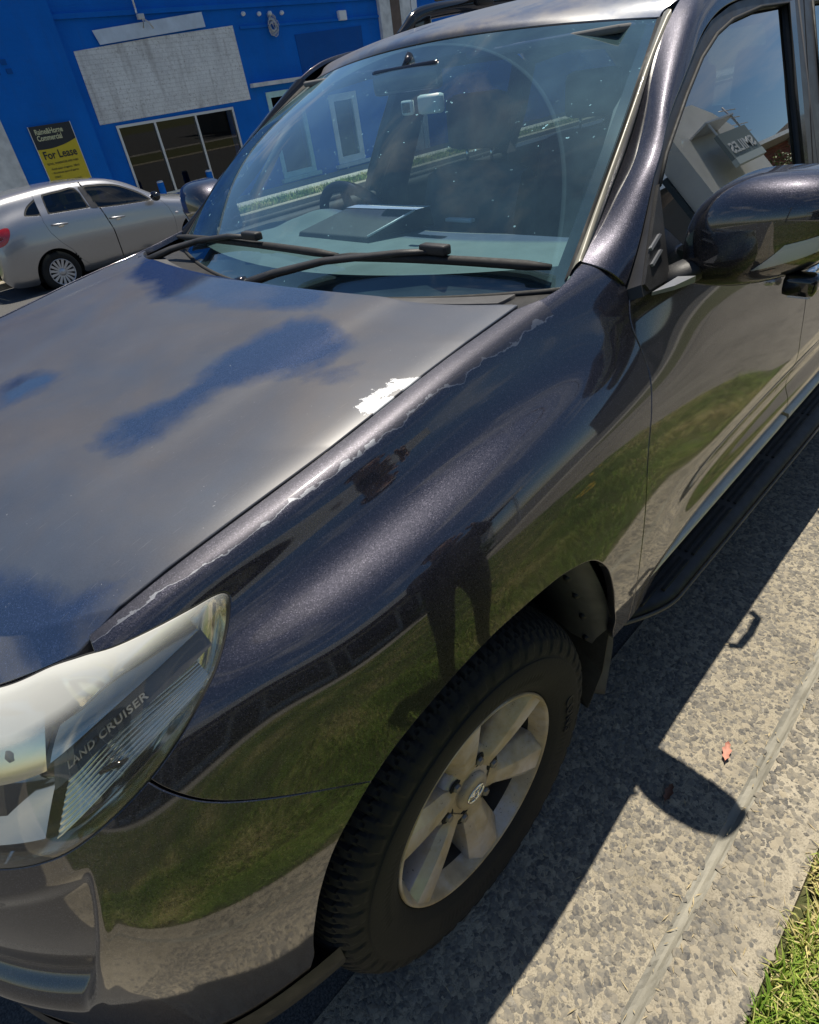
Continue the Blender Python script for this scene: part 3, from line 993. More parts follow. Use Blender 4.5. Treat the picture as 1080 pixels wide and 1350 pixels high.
# --- bonnet
def build_bonnet():
    s = np.linspace(-1, 1, 241); r = np.linspace(0, 1, 181)
    Sg, Rg = np.meshgrid(s, r, indexing='ij')
    V = bonnet(Sg.ravel(), Rg.ravel()); F = grid_faces(len(s), len(r))
    F = F if np.cross(V[F[500][1]]-V[F[500][0]], V[F[500][2]]-V[F[500][0]])[2] > 0 else [tuple(reversed(f)) for f in F]
    sr = np.stack([Sg.ravel(), Rg.ravel()], 1)
    sc = np.array([.73, .9])
    patches = {'A': [(-.06,.562),(-.06,.512),(.035,.47),(.1,.482),(.105,.54),(.09,.59)],
      'B': [(.525,.52),(.52,.473),(.55,.427),(.545,.36),(.49,.292),(.485,.198),(.515,.14),(.65,.128),(.765,.19),(.78,.263),(.695,.33),(.645,.393),(.64,.453),(.675,.527),(.64,.57),(.575,.555)],
      'C': [(-.9,-.05),(.025,-.05),(.42,-.05),(.54,.06),(.435,.095),(.265,.12),(.03,.115),(-.07,.15),(-.345,.105),(-.6,.09)],
      'D': [(.785,.285),(.845,.253),(.86,.307),(.83,.32)],
      'G': [(.3,.93),(.7,.86),(.96,.86),(1.02,1.05),(.3,1.05)]}
    g = np.zeros(len(V))
    for k, p in patches.items():
        sd = poly_sd(sr*sc, np.array(p)*sc)
        g = np.maximum(g, np.clip(.5 + sd/.10, 0, 1)*(.78 if k in 'DF' else 1.0))
    W = np.array([(.968,.412),(.952,.38),(.962,.362),(.952,.345),(.972,.343),(.962,.315),(1.01,.300),(1.01,.425),(.99,.428)])
    H = np.array([(.978,.385),(.992,.352),(1.01,.35),(1.01,.366)])
    w = np.clip(.5 + poly_sd(sr*sc, W*sc)/.03, 0, 1)
    w = np.minimum(w, 1-np.clip(.5 + poly_sd(sr*sc, H*sc)/.02, 0, 1))
    A = {'gloss': g, 'white': w}
    V, F, A = flange(V, F, .0022, .022, A)
    return V, F, A
V, F, A = build_bonnet()
part('bonnet', V, F, M['bonnet'], attrs=A, label='faded bonnet with chalky grey oxidised paint and a white bare patch')

# --- windscreen and cowl
def build_screen():
    s = np.linspace(-1, 1, 121); t = np.linspace(-.03, 1, 91)
    Sg, Tg = np.meshgrid(s, t, indexing='ij')
    V = screen(Sg.ravel(), Tg.ravel()); F = grid_faces(len(s), len(t))
    n0 = np.cross(V[F[3000][1]]-V[F[3000][0]], V[F[3000][2]]-V[F[3000][0]])
    if n0[0] < 0: F = [tuple(reversed(f)) for f in F]
    p2 = np.array([-.396, -.02, 1.195]); p1 = np.array([-.42, -.55, 1.195])
    d = np.minimum(np.linalg.norm(V-p2, axis=1) - .735, np.linalg.norm(V-p1, axis=1) - .56)
    return V, F, {'sweep': np.clip(.5 + d/.16, 0, 1), 'edge': Tg.ravel()}
V, F, A = build_screen()
part('windscreen', V, F, M['screen'], attrs=A)
# ceramic black border and shade band, just behind the glass
s = np.linspace(-1, 1, 81)
def band(sa, ta, tb, name, mat, off=.004):
    P = np.array([screen(sa, np.full(len(sa), t)) for t in np.linspace(ta, tb, 6)])
    P = P + np.array([-.57, 0, -.82])*off
    P = P.reshape(-1, 3)
    return part(name, P, grid_faces(6, len(sa)), mat)
band(s, -.03, .055, 'screen_border', M['gloss_black'])
V1 = []
for sd in (1, -1):
    tt = np.linspace(-.03, 1, 40)
    P = np.array([screen(np.full(40, sd*k), tt) for k in np.linspace(.965, 1.0, 4)]) + np.array([-.57, 0, -.82])*.005
    part('screen_border', P.reshape(-1, 3), grid_faces(4, 40), M['gloss_black'])
# cowl tray
def build_cowl():
    s = np.linspace(-1.0, 1.0, 61)
    A_ = bonnet(s, np.zeros(61)) + np.array([.015, 0, -.012])
    B_ = screen(s*1.0, np.full(61, -.02)) + np.array([.004, 0, -.006])
    rows = []
    for k in np.linspace(0, 1, 7):
        q = A_*(1-k) + B_*k
        q[:, 2] -= .007*math.sin(math.pi*k)
        rows.append(q)
    P = np.array(rows).reshape(-1, 3)
    F = grid_faces(7, 61)
    F = F if np.cross(P[F[5][1]]-P[F[5][0]], P[F[5][2]]-P[F[5][0]])[2] > 0 else [tuple(reversed(f)) for f in F]
    return P, F
V, F = build_cowl()
cowl = part('cowl', V, F, M['black_plastic'])
# grey louvre panels lying in the cowl
for (sa, sb, ka, kb) in ((.26, .95, .10, .46), (-.30, .20, .12, .50), (-.88, -.36, .12, .50), (.30, .90, .58, .90)):
    ss = np.linspace(sa, sb, 18)
    A_ = bonnet(ss, np.zeros(18)) + np.array([.015, 0, -.012]); B_ = screen(ss, np.full(18, -.02)) + np.array([.004, 0, -.006])
    P = []
    for k in np.linspace(ka, kb, 4):
        q = A_*(1-k)+B_*k; q[:, 2] += -.007*math.sin(math.pi*k) + .007; P.append(q)
    P = np.array(P).reshape(-1, 3)
    Fs = outward(P, grid_faces(4, 18), np.array([0, 0, 0]))
    P, Fs, _ = flange(P, Fs, .001, .008)
    mesh_obj('cowl_panel', P, Fs, M['grey_plastic'], cowl)
# rubber along the foot of the screen
MB().tube([screen(k, -.03) for k in np.linspace(-1, 1, 41)], .006, 6).obj('screen_seal', M['rubber'], car, smooth=True)

# wipers
def wiper(armpts, blade, name='wiper'):
    P = [np.array(p) for p in armpts]
    g = MB().tube(P, [.020, .017, .014, .012, .010], 8, flat=(1, .6))
    root = g.obj(name, M['black_plastic'], car, smooth=True)
    B_ = [np.array(b) for b in blade]
    pts = [B_[0]*(1-k)+B_[1]*k for k in np.linspace(0, 1, 12)]
    pts = [p + np.array([.35, 0, .8])*(.006*math.sin(math.pi*i/11)) for i, p in enumerate(pts)]
    MB().tube(pts, [.007]+[.012]*10+[.007], 8, flat=(1, .8)).obj('blade', M['rubber'], root, smooth=True)
    mid = P[-1]
    MB().bbox(mid-np.array([.012, .035, .006]), mid+np.array([.012, .035, .014]), .005).obj('blade_clip', M['black_plastic'], root, smooth=True)
    b = P[0]
    MB().lathe([(.0, .02), (.014, .018), (.018, .0), (.018, -.02)], 'z', b, 16).obj('pivot_cap', M['gloss_black'], root, smooth=True)
o = np.array([.012, 0, .020])
wiper([(-.345, -.640, 1.205), (-.43, -.60, 1.225), np.array((-.485, -.49, 1.225))+o, np.array((-.478, -.30, 1.248))+o, np.array((-.468, -.16, 1.254))+o],
      (np.array((-.520, -.70, 1.222))+o*.8, np.array((-.456, .197, 1.238))+o*.8))
wiper([(-.325, -.045, 1.200), (-.37, .04, 1.222), np.array((-.430, .18, 1.228))+o, np.array((-.482, .38, 1.245))+o, np.array((-.503, .46, 1.248))+o],
      (np.array((-.452, .195, 1.236))+o*.8, np.array((-.545, .705, 1.228))+o*.8))

# --- screen pillars, mouldings, roof side rails
E2 = np.array([(-.569,.750,1.248),(-.646,.732,1.287),(-.724,.714,1.336),(-.804,.696,1.387),(-.881,.679,1.452),(-.956,.661,1.518),(-1.06,.643,1.591),(-1.155,.634,1.632),(-1.30,.634,1.655),(-1.7,.640,1.672),(-2.3,.642,1.675),(-3.0,.632,1.655),(-3.5,.61,1.615)])
E3 = np.array([(-.606,.818,1.203),(-.672,.806,1.270),(-.745,.785,1.349),(-.80,.770,1.390),(-.854,.752,1.431),(-.95,.730,1.487),(-1.059,.706,1.545),(-1.135,.694,1.575),(-1.297,.684,1.602),(-1.7,.682,1.608),(-2.3,.680,1.606),(-3.0,.672,1.59),(-3.5,.65,1.55)])
k = np.linspace(0, 12, 121)
a, b = nspline(E2, k), nspline(E3, k)
rows = []
for q in np.linspace(0, 1, 9):
    P = a*(1-q)+b*q
    bul = math.sin(math.pi*q)
    P = P + np.array([.35, .75, .55])*(.013*bul) * np.clip(1 - (k[:, None]-6)/12, .5, 1)
    rows.append(P)
P = np.array(rows).reshape(-1, 3)
Fp = outward(P, grid_faces(9, 121), CEN)
P, Fp, _ = flange(P, Fp, .0015, .012)
part('pillar', P, Fp, M['paint'], both=True)
# inner face of the pillars and rails (cabin side)
rows = []
for q in np.linspace(0, 1, 3):
    Pq = a*(1-q)+b*q + np.array([-.02, -.05, -.03]); rows.append(Pq)
Pi = np.array(rows).reshape(-1, 3)
part('pillar_trim', Pi, grid_faces(3, 121), M['trim_inside'], both=True)
# pale beige moulding between glass and pillar
tt = np.linspace(0.0, 1.0, 40)
sA = screen(np.full(40, .997), tt)
eB = nspline(E2[:7], np.linspace(0, 6, 40))
rows = []
for q, h in ((.32, .001), (.40, .010), (.62, .014), (.86, .011), (1.0, -.002)):
    rows.append(sA*(1-q) + eB*q + np.array([.45, .35, .8])*h)
P = np.array(rows).reshape(-1, 3)
Fm = outward(P, grid_faces(5, 40), CEN)
Pb = np.array([sA*(1-q) + eB*q + np.array([.45, .35, .8])*h for q, h in ((0, .001), (.18, .003), (.36, .002))]).reshape(-1, 3)
part('screen_edge_rubber', Pb, outward(Pb, grid_faces(3, 40), CEN), M['rubber'], both=True)
part('screen_moulding', P, Fm, M['moulding'])
part('screen_moulding', *mirror_y(P, Fm), M['gloss_black'])

# --- roof
def build_roof():
    s = np.linspace(-1, 1, 61); a2 = s*s
    top = screen(s, np.ones(61)) + np.array([-.006, 0, .004])
    st = []
    st.append(top)
    st.append(top + np.array([-.035, 0, .022])*np.stack([1-.0*a2, 0*a2, 1-.3*a2], 1))
    for x, z, w, c in ((-1.20, 1.672, .628, .038), (-1.45, 1.698, .634, .034), (-1.9, 1.712, .638, .034), (-2.5, 1.712, .638, .034), (-3.1, 1.690, .628, .034), (-3.55, 1.650, .605, .04)):
        st.append(np.stack([np.full(61, x) - .02*a2, s*w, z - c*a2**1.15], 1))
    P = nspline(np.array(st), np.linspace(0, 7, 64))
    return P.reshape(-1, 3), P
V, P = build_roof()
F = outward(V, grid_faces(64, 61), CEN)
g_ = np.zeros(len(V))
sd = poly_sd(V[:, :2], np.array([(-1.16,.0),(-1.20,-.12),(-1.30,-.26),(-1.42,-.30),(-1.50,-.2),(-1.45,.0),(-1.4,.2),(-1.3,.3),(-1.2,.2)]))
g_ = 1 - np.clip(.5 + sd/.05, 0, 1)
V, F, A = flange(V, F, .0015, .012, {'gloss': .10 + g_*.26, 'white': np.zeros(len(V))})
part('roof', V, F, M['roof_paint'], attrs=A)
Vh = P.reshape(-1, 3)*np.array([1, .985, 1]) + np.array([-.01, 0, -.035])
part('headlining', Vh, grid_faces(64, 61), M['headlining'])
# roof rails
for sd in (1, -1):
    g = MB()
    pts = [(-1.50, sd*.575, 1.675), (-1.58, sd*.575, 1.715), (-1.70, sd*.575, 1.742), (-2.2, sd*.578, 1.755), (-2.9, sd*.572, 1.740), (-3.2, sd*.565, 1.705), (-3.25, sd*.565, 1.675)]
    pp_ = nspline(np.array(pts), np.linspace(0, 6, 40))
    g.tube(pp_, [.012+.012*min(1, i/6, (39-i)/6) for i in range(40)], 10, flat=(.8, 1))
    for x in (-1.62, -3.05): g.bbox((x-.05, sd*.575-.018, 1.665), (x+.05, sd*.575+.018, 1.735), .008)
    g.obj('roof_rail', M['gloss_black'], car, smooth=True)
# cross bar over the rails
g = MB()
g.tube([(-1.98, y, 1.80) for y in np.linspace(-.80, .80, 13)], [.02]+[.036]*11+[.02], 12, flat=(1, .42))
for sd in (1, -1): g.bbox((-2.03, sd*.575-.03, 1.745), (-1.93, sd*.575+.03, 1.80), .008)
g.obj('cross_bar', M['black_plastic'], car, smooth=True)

# --- doors
B_U = 2.5
def rear_gap(v): return np.interp(v, [1.5, 4, 7, 10, 11], [2.40, 2.50, 2.56, 2.50, 2.46])
BELT = 1.93
def f_door1(u, v, X): return np.minimum(np.minimum((door_gap(v)-u-.012)*US, (u-rear_gap(v)-.006)*.4), np.minimum((v-BELT)*VS, (10.55-v)*VS))
V, F, A = flank_panel(2.2, 5.5, 1.7, 11, f_door1, .03, .08)
d1l, d1r = part('front_door', V, F, M['paint'], both=True)
REAR_ARCH = closed_curve([(-2.79+dx, z) for dx, z in [(.46,.20),(.455,.5),(.42,.64),(.34,.76),(.2,.835),(.0,.86),(-.2,.835),(-.34,.76),(-.42,.64),(-.455,.5),(-.46,.2)]], 4)
def f_door2(u, v, X): return np.minimum(np.minimum((rear_gap(v)-u-.006)*.4, X[:, 0]+2.42), np.minimum((v-BELT)*VS, (10.55-v)*VS))
V, F, A = flank_panel(0.2, 2.75, 1.7, 11, f_door2, .03, .08, extra=[lambda u, v, X: -poly_sd(X[:, [0, 2]], REAR_ARCH)-.03])
d2l, d2r = part('rear_door', V, F, M['paint'], both=True)
# sill below the doors, rear quarter panel and tail
V, F, A = flank_panel(0.0, 5.5, 10.4, 11, lambda u, v, X: np.minimum(door_gap(v)-u-.02, X[:, 0]+2.40)*US, .05, .08)
part('sill', V, F, M['paint'], both=True)
def tail():
    us = np.linspace(0, 1, 40); vs = np.linspace(1.7, 11, 60)
    base = flank([0.62], vs)[0]
    P = []
    for q in us:
        x = -2.41 - 1.30*q
        k = max(0, (q-.70)/.30)
        y = base[:, 1]*(1 - .10*k**2) if q < 1 else base[:, 1]*.9
        P.append(np.stack([np.full(60, x) + .05*k*0, y, base[:, 2]], 1))
    P.append(P[-1]*np.array([1, .0, 1]) + np.array([-.06, 0, 0]))
    P = np.array(P); n = len(P)
    V = P.reshape(-1, 3); F = grid_faces(n, 60)
    V, F, _ = clip(V, F, -poly_sd(V[:, [0, 2]], REAR_ARCH))
    F = outward(V, F, CEN)
    return flange(V, F, .0016, .02)[:2]
V, F = tail()
part('rear_quarter', V, F, M['paint'], both=True)

# upper doors: glass and frames lie on a leaning plane
NP = np.array([0, 1, .42]); NP = NP/np.linalg.norm(NP)
def lean(x, z, off=0.0):
    return np.array([x, .86-.42*(z-1.17), z]) + NP*off, NP
DG = [(-.700,1.185),(-.760,1.335),(-.815,1.378),(-.952,1.458),(-1.054,1.511),(-1.151,1.546),(-1.244,1.566),(-1.41,1.581),(-1.588,1.582),(-1.526,1.401),(-1.481,1.247),(-1.468,1.185)]
DO = [(-.606,1.185),(-.610,1.204),(-.678,1.272),(-.750,1.349),(-.856,1.429),(-.952,1.485),(-1.060,1.540),(-1.137,1.570),(-1.245,1.591),(-1.297,1.597),(-1.5,1.604),(-1.706,1.602),(-1.549,1.241),(-1.53,1.185)]
RO = [(-1.540,1.185),(-1.558,1.241),(-1.714,1.602),(-2.0,1.602),(-2.3,1.598),(-2.43,1.55),(-2.46,1.35),(-2.44,1.185)]
RG = [(-1.645,1.185),(-1.690,1.36),(-1.762,1.578),(-2.0,1.580),(-2.28,1.575),(-2.36,1.54),(-2.385,1.36),(-2.37,1.185)]
QO = [(-2.45,1.185),(-2.47,1.35),(-2.44,1.55),(-2.35,1.60),(-2.8,1.598),(-3.2,1.585),(-3.55,1.54),(-3.68,1.185)]
QG = [(-2.52,1.20),(-2.53,1.36),(-2.50,1.54),(-2.8,1.57),(-3.15,1.55),(-3.38,1.45),(-3.45,1.20)]
def two(name, V, F, mat, pl, pr_, smooth=False):
    o = mesh_obj(name, V, F, mat, pl, smooth)
    V2, F2 = mirror_y(V, F); mesh_obj(name, V2, F2, mat, pr_, smooth)
    return o
V, F = plate(DO, [DG], lambda x, z: lean(x, z, .0), .03)
two('window_frame', V, F, M['frame_grey'], d1l, d1r)
V, F = plate(RO, [RG], lambda x, z: lean(x, z, .0), .03)
two('window_frame', V, F, M['frame_grey'], d2l, d2r)
grow = lambda poly, k: [tuple(np.mean(poly, 0) + (np.array(p)-np.mean(poly, 0))*k) for p in poly]
def pane(poly, off):
    """a single sheet of glass"""
    P = [lean(x, z, off)[0] for x, z in poly]
    tri = tessellate_polygon([[Vector((x, z, 0)) for x, z in poly]])
    V = np.array(P); Fs = [tuple(t) for t in tri]
    if np.cross(V[Fs[0][1]]-V[Fs[0][0]], V[Fs[0][2]]-V[Fs[0][0]]) @ NP < 0: Fs = [tuple(reversed(f)) for f in Fs]
    return V, Fs
V, F = pane(grow(DG, 1.012), -.009)
mesh_obj('window_glass', V, F, M['side_glass'], d1l, False)
mesh_obj('window_glass', *mirror_y(V, F), M['clear_glass'], d1r, False)
V, F = pane(grow(RG, 1.012), -.009); two('window_glass', V, F, M['privacy_glass'], d2l, d2r)
V, F = plate(QO, [QG], lambda x, z: lean(x, z, .001), .03)
q1, q2 = part('quarter_frame', V, F, M['paint'], both=True, smooth=False)
V, F = pane(grow(QG, 1.01), -.009); two('window_glass', V, F, M['privacy_glass'], q1, q2)
# black applique on the centre pillar, rubber glass run
V, F = plate([(-1.592,1.584),(-1.484,1.247),(-1.470,1.19),(-1.500,1.19),(-1.514,1.247),(-1.628,1.586)], [], lambda x, z: lean(x, z, .003), .004)
two('pillar_applique', V, F, M['gloss_black'], d1l, d1r)
def run(poly, par, closed=False):
    pts = [lean(x, z, .001)[0] for x, z in poly]
    g = MB().tube(pts, .004, 6)
    return two('glass_run', np.array(g.V), g.F, M['rubber'], *par, True)
run(DG[1:11], (d1l, d1r)); run(RG[1:7], (d2l, d2r))
# belt strip
g = MB().tube([(x, y, z) for x, y, z in [(-.62,.836,1.196),(-.85,.862,1.192),(-1.1,.868,1.188),(-1.53,.869,1.186)]], .011, 8, flat=(.8, 1))
two('belt_strip', np.array(g.V), g.F, M['rubber'], d1l, d1r, True)
g = MB().tube([(x, .869, 1.186) for x in (-1.545, -2.0, -2.43)], .011, 8, flat=(.8, 1))
two('belt_strip', np.array(g.V), g.F, M['rubber'], d2l, d2r, True)
# mirror sail with two ribs
V, F = plate([(-.752,1.338),(-.612,1.203),(-.622,1.190),(-.700,1.188)], [], lambda x, z: lean(x, z, .006), .012)
two('mirror_sail', V, F, M['black_plastic'], d1l, d1r)
for zc in (1.252, 1.228):
    xs = -.678 if zc > 1.24 else -.668
    V, F = plate([(xs-.026,zc+.010),(xs+.020,zc-.006),(xs+.022,zc-.001),(xs-.020,zc+.013)], [], lambda x, z: lean(x, z, .011), .006)
    two('sail_rib', V, F, M['grey_trim'], d1l, d1r)
# bright strip low on the doors, door handles
def rubstrip(x0, x1):
    sec = [(.922,.545),(.938,.548),(.941,.558),(.938,.568),(.922,.571)]
    V = []; n = len(sec)
    xs = np.linspace(x0, x1, 12)
    for x in xs: V += [(x, y, z) for y, z in sec]
    F = []
    for i in range(len(xs)-1):
        for j in range(n-1): F.append((i*n+j, i*n+j+1, (i+1)*n+j+1, (i+1)*n+j))
    F.append(tuple(range(n))); F.append(tuple((len(xs)-1)*n+j for j in range(n)))
    return np.array(V), outward(np.array(V), F, CEN)
V, F = rubstrip(-.565, -1.470); two('bright_strip', V, F, M['satin_metal'], d1l, d1r, True)
V, F = rubstrip(-1.490, -2.32); two('bright_strip', V, F, M['satin_metal'], d2l, d2r, True)
for x, pr2 in ((-1.36, (d1l, d1r)), (-2.2, (d2l, d2r))):
    g = MB().tube([(x+.09,.908,1.03),(x+.075,.935,1.032),(x,.94,1.034),(x-.075,.935,1.032),(x-.09,.908,1.03)], .012, 8, flat=(1, .9))
    two('handle', np.array(g.V), g.F, M['chrome'], *pr2, True)

# --- door mirrors
MT0 = [(.888,1.245,1.262,-.650),(.893,1.226,1.300,-.620),(.905,1.212,1.332,-.598),(.93,1.210,1.356,-.582),(.96,1.212,1.374,-.572),(1.0,1.217,1.385,-.566),(1.05,1.228,1.389,-.566),(1.10,1.245,1.388,-.575),(1.14,1.265,1.381,-.592),(1.165,1.288,1.370,-.618),(1.178,1.31,1.352,-.650)]
MT = [(.843+(y_-.888)*.93, zb_-.054, zt_-.036, xf_-.150) for y_, zb_, zt_, xf_ in MT0]
def mirror_sections(back=-.840, grow_=0.0, lo=-1.0, hi=1.0, n=28, sel=None):
    T = nspline(np.array(MT), np.linspace(0, 10, 61)) if sel is None else nspline(np.array(MT), sel)
    P = []
    for y, zb, zt, xf in T:
        th = np.linspace(lo, hi, n)*math.pi/2
        mid, h = (zb+zt)/2, (zt-zb)/2
        d = xf-back
        z = mid + (h+grow_)*np.sign(np.sin(th))*np.abs(np.sin(th))**.68
        x = back + (d+grow_)*np.abs(np.cos(th))**.55
        P.append(np.stack([x, np.full(n, y), z], 1))
    return np.array(P)
P = mirror_sections(); n1, n2 = P.shape[:2]
V = P.reshape(-1, 3); F = grid_faces(n1, n2)
F.append(tuple(i for i in range(n2))); F.append(tuple((n1-1)*n2 + i for i in range(n2-1, -1, -1)))
for i in range(n1-1): pass
F = outward(V, F, np.array([-.80, .99, 1.27]))
m1 = part('door_mirror', V, F, M['paint'], both=True)
def mp2(name, V, F, mat, smooth=True):
    two(name, np.array(V, float), F, mat, m1[0], m1[1], smooth)
# back rim and mirror glass
rim = P[:, [0, -1]]
bl = np.concatenate([P[:, 0], P[::-1, -1]])
mp2('housing_rear', bl + np.array([-.001, 0, 0]), [tuple(range(len(bl)))], M['black_plastic'], False)
gl_ = bl*1.0; c_ = gl_.mean(0); gl_ = c_ + (gl_-c_)*.88 + np.array([-.006, 0, 0])
mp2('mirror_glass', gl_, [tuple(range(len(gl_)))], M['mirror'], False)
# black lower shell
Q = mirror_sections(grow_=.0012, lo=-1.0, hi=-.80, n=6, sel=np.linspace(1.2, 9, 40)); mp2('lower_shell', Q.reshape(-1, 3), grid_faces(40, 6), M['black_plastic'])
# side repeater
q0 = np.linspace(5.9, 9.8, 30)
Q = []
for i, s_ in enumerate(q0):
    kk = min(1, i/7)
    lo_, hi_ = -.30 + .05*i/29, -.30 + .23*kk + .05*i/29
    Q.append(mirror_sections(grow_=.0022, lo=lo_, hi=hi_, n=8, sel=[s_])[0])
Q = np.array(Q); mp2('side_repeater', Q.reshape(-1, 3), grid_faces(30, 8), M['repeater_lens'])
Q2 = []
for i, s_ in enumerate(q0):
    kk = min(1, i/7)
    lo_, hi_ = -.295 + .05*i/29, -.30 + .225*kk + .05*i/29
    Q2.append(mirror_sections(grow_=.0012, lo=lo_, hi=hi_, n=25, sel=[s_])[0])
Q2 = np.array(Q2)
for j in range(25): Q2[:, j] += np.array([-.0010, 0, 0])*math.sin(j*math.pi/2)
mp2('repeater_reflector', Q2.reshape(-1, 3), grid_faces(30, 25), M['repeater_back'])
# small lamp under the shell, and the foot that joins it to the door
g = MB(); g.bbox((-.800, 1.030, 1.158), (-.760, 1.085, 1.196), .012); mp2('puddle_lamp', g.V, g.F, M['gloss_black'])
g = MB(); g.bbox((-.793, 1.04, 1.154), (-.770, 1.078, 1.161), .003); mp2('lamp_lens', g.V, g.F, M['lens_clear'])
g = MB().tube([(-.700,.835,1.180),(-.735,.865,1.192),(-.775,.90,1.204)], [.022,.024,.026], 12, flat=(1.3, .9)); mp2('mirror_foot', g.V, g.F, M['black_plastic'])
g = MB().add([(-.70,.872,1.196),(-.625,.860,1.188),(-.70,.905,1.200),(-.66,.885,1.192),(-.70,.872,1.186),(-.625,.860,1.182),(-.70,.905,1.188),(-.66,.885,1.184)], [(0,1,3,2),(1,5,7,3),(3,7,6,2),(4,6,7,5)]); mp2('foot_trim', g.V, g.F, M['grey_trim'], False)

# --- running boards
def board(sd):
    xs = np.concatenate([np.linspace(-.545, -.75, 14), np.linspace(-.80, -2.33, 12)])
    V = []; n = 8
    for x in xs:
        q = np.clip((-.545-x)/.20, 0, 1); yo = .885 + .078*math.sin(q*math.pi/2)
        yo += .016*np.clip((-x-.75)/1.2, 0, 1)
        sec = [(.80,.440),(yo-.030,.428),(yo-.012,.422),(yo-.002,.412),(yo,.400),(yo-.004,.388),(yo-.025,.372),(.80,.372)]
        V += [(x, sd*y, z) for y, z in sec]
    F = []
    for i in range(len(xs)-1):
        for j in range(n):
            k = (j+1) % n
            F.append((i*n+j, i*n+k, (i+1)*n+k, (i+1)*n+j))
    F.append(tuple(range(n))); F.append(tuple((len(xs)-1)*n+j for j in range(n)))
    V = np.array(V, float)
    bm = bmesh.new(); vv = [bm.verts.new(v) for v in V]
    for f in F: bm.faces.new([vv[i] for i in f])
    bmesh.ops.recalc_face_normals(bm, faces=bm.faces[:]); me = MB().bm(bm)
    o = mesh_obj('running_board', me.V, me.F, M['black_plastic'], car)
    smooth_by_angle(o, 50)
    for y in (.862, .880, .898, .916, .934):
        for x0, x1 in ((-.62, -.84), (-.87, -1.12), (-1.15, -1.42), (-1.45, -1.75), (-1.78, -2.2)):
            if y > .92 and x0 > -.7: x0 = -.70
            g = MB().bbox((x1, sd*y-.0045 if sd > 0 else sd*y-.0045, .424), (x0, sd*y+.0045, .4335 + .03*(.934-y)*.4), .002)
            g.obj('tread_rib', M['rubber'], o)
    MB().tube([(x, sd*(.889 + .078*math.sin(np.clip((-.545-x)/.20, 0, 1)*math.pi/2) + .016*np.clip((-x-.75)/1.2, 0, 1)), .3995) for x in xs], .0045, 6, flat=(.6, 1.6)).obj('edge_trim', M['grey_plastic'], o, smooth=True)
board(1); board(-1)

# --- wheel arch liners, mud flaps, floor
def liner(xc, sd):
    V = []; ys = [.885*sd, .80*sd, .60*sd, .50*sd]
    th = np.linspace(.16, math.pi+.10, 40)
    for t in th:
        for j, y in enumerate(ys):
            yy_ = y*(1 - .05*max(0, math.cos(t)-.45)/.55) if j == 0 else y
            r = .468 + (.012 if j in (1, 2) else 0) + .006*math.sin(t*14)*(j == 1)
            V.append((xc-.035*(xc > -1) + r*math.cos(t), yy_, .395 + (r+.0)*math.sin(t)*.99))
    F = grid_faces(40, 4)
    o = mesh_obj('arch_liner', V, F, M['liner'], car)
    Vd = [(xc + .47*math.cos(t), .505*sd, .40 + .47*math.sin(t)) for t in th] + [(xc, .505*sd, .3)]
    Fd = [(i, i+1, 40) for i in range(39)]
    mesh_obj('arch_inner_wall', Vd, Fd, M['dark'], car)
    return o
for xc in (0, -2.79):
    for sd in (1, -1): liner(xc, sd)
def flap(sd):
    # a dark moulded edge behind the front wheel, with clips
    V = []
    zs = np.linspace(.80, .26, 24)
    for z in zs:
        q = (.80-z)/.54
        x = -.335 - .150*math.sin(min(1, q*1.25)*math.pi/2) + .07*max(0, q-.68)**1.0
        for y, dx in ((.925, .0), (.885, .025), (.83, .030), (.72, .03)):
            V.append((x + dx + .012, sd*y, z))
    o = mesh_obj('mud_flap', V, grid_faces(24, 4), M['grey_plastic'], car)
    md = o.modifiers.new('thick', 'SOLIDIFY'); md.thickness = .006
    for z in (.70, .62, .53, .44):
        q = (.80-z)/.54
        x = -.335 - .150*math.sin(min(1, q*1.25)*math.pi/2) + .07*max(0, q-.68)
        MB().lathe([(.0, .012), (.007, .010), (.010, .0)], 'x', (x+.034, sd*.87, z), 12).obj('clip', M['black_plastic'], o, smooth=True)
    # trailing rubber sheet
    Vs = [(-.455, sd*.92, .50), (-.43, sd*.70, .50), (-.43, sd*.70, .24), (-.405, sd*.905, .235), (-.44, sd*.918, .35)]
    s_ = mesh_obj('flap_sheet', Vs, [(0, 1, 2, 3, 4)], M['rubber'], o, False)
    s_.modifiers.new('thick', 'SOLIDIFY').thickness = .005
flap(1); flap(-1)
MB().box((-3.6, -.80, .36), (-.50, .80, .44)).box((-.50, -.48, .30), (.62, .48, .62)).box((-.50, -.48, .62), (.45, .48, .98)).obj('floor_pan', M['dark'], car)  # unseen floor as plain dark boxes, put in to block light
MB().box((-.52, -.80, .40), (-.48, .80, 1.12)).obj('firewall', M['dark'], car)

# --- cabin
def grid_part(name, fn, nu, nv, mat, parent=car):
    V = [fn(i/(nu-1), j/(nv-1)) for i in range(nu) for j in range(nv)]
    return mesh_obj(name, V, grid_faces(nu, nv), mat, parent)
def dash_fn(a, b):
    y = -.715 + 1.43*b
    s_ = y/.73
    x0 = -.42 - .15*s_*s_; x1 = -.93
    x = x0 + (x1-x0)*min(1, a/.8)
    z = 1.185 + .012*math.sin(min(1, a/.8)*math.pi*.8)
    hood = math.exp(-((y+.37)/.20)**2)*math.exp(-((a-.72)/.13)**2)*.055
    z += hood
    if a > .8:
        k = (a-.8)/.2
        x = x1 - .05*math.sin(k*math.pi/2); z = z - .05*k - .18*k*k
    return (x, y, z)
dash = grid_part('dashboard', dash_fn, 40, 60, M['dash'])
MB().bbox((-1.02, -.11, .72), (-.94, .13, 1.12), .01).obj('centre_stack', M['trim_inside'], dash)
for y in (.54, .0, -.6):
    MB().bbox((-.985, y-.05, 1.08), (-.955, y+.05, 1.13), .006).obj('air_vent', M['gloss_black'], dash)
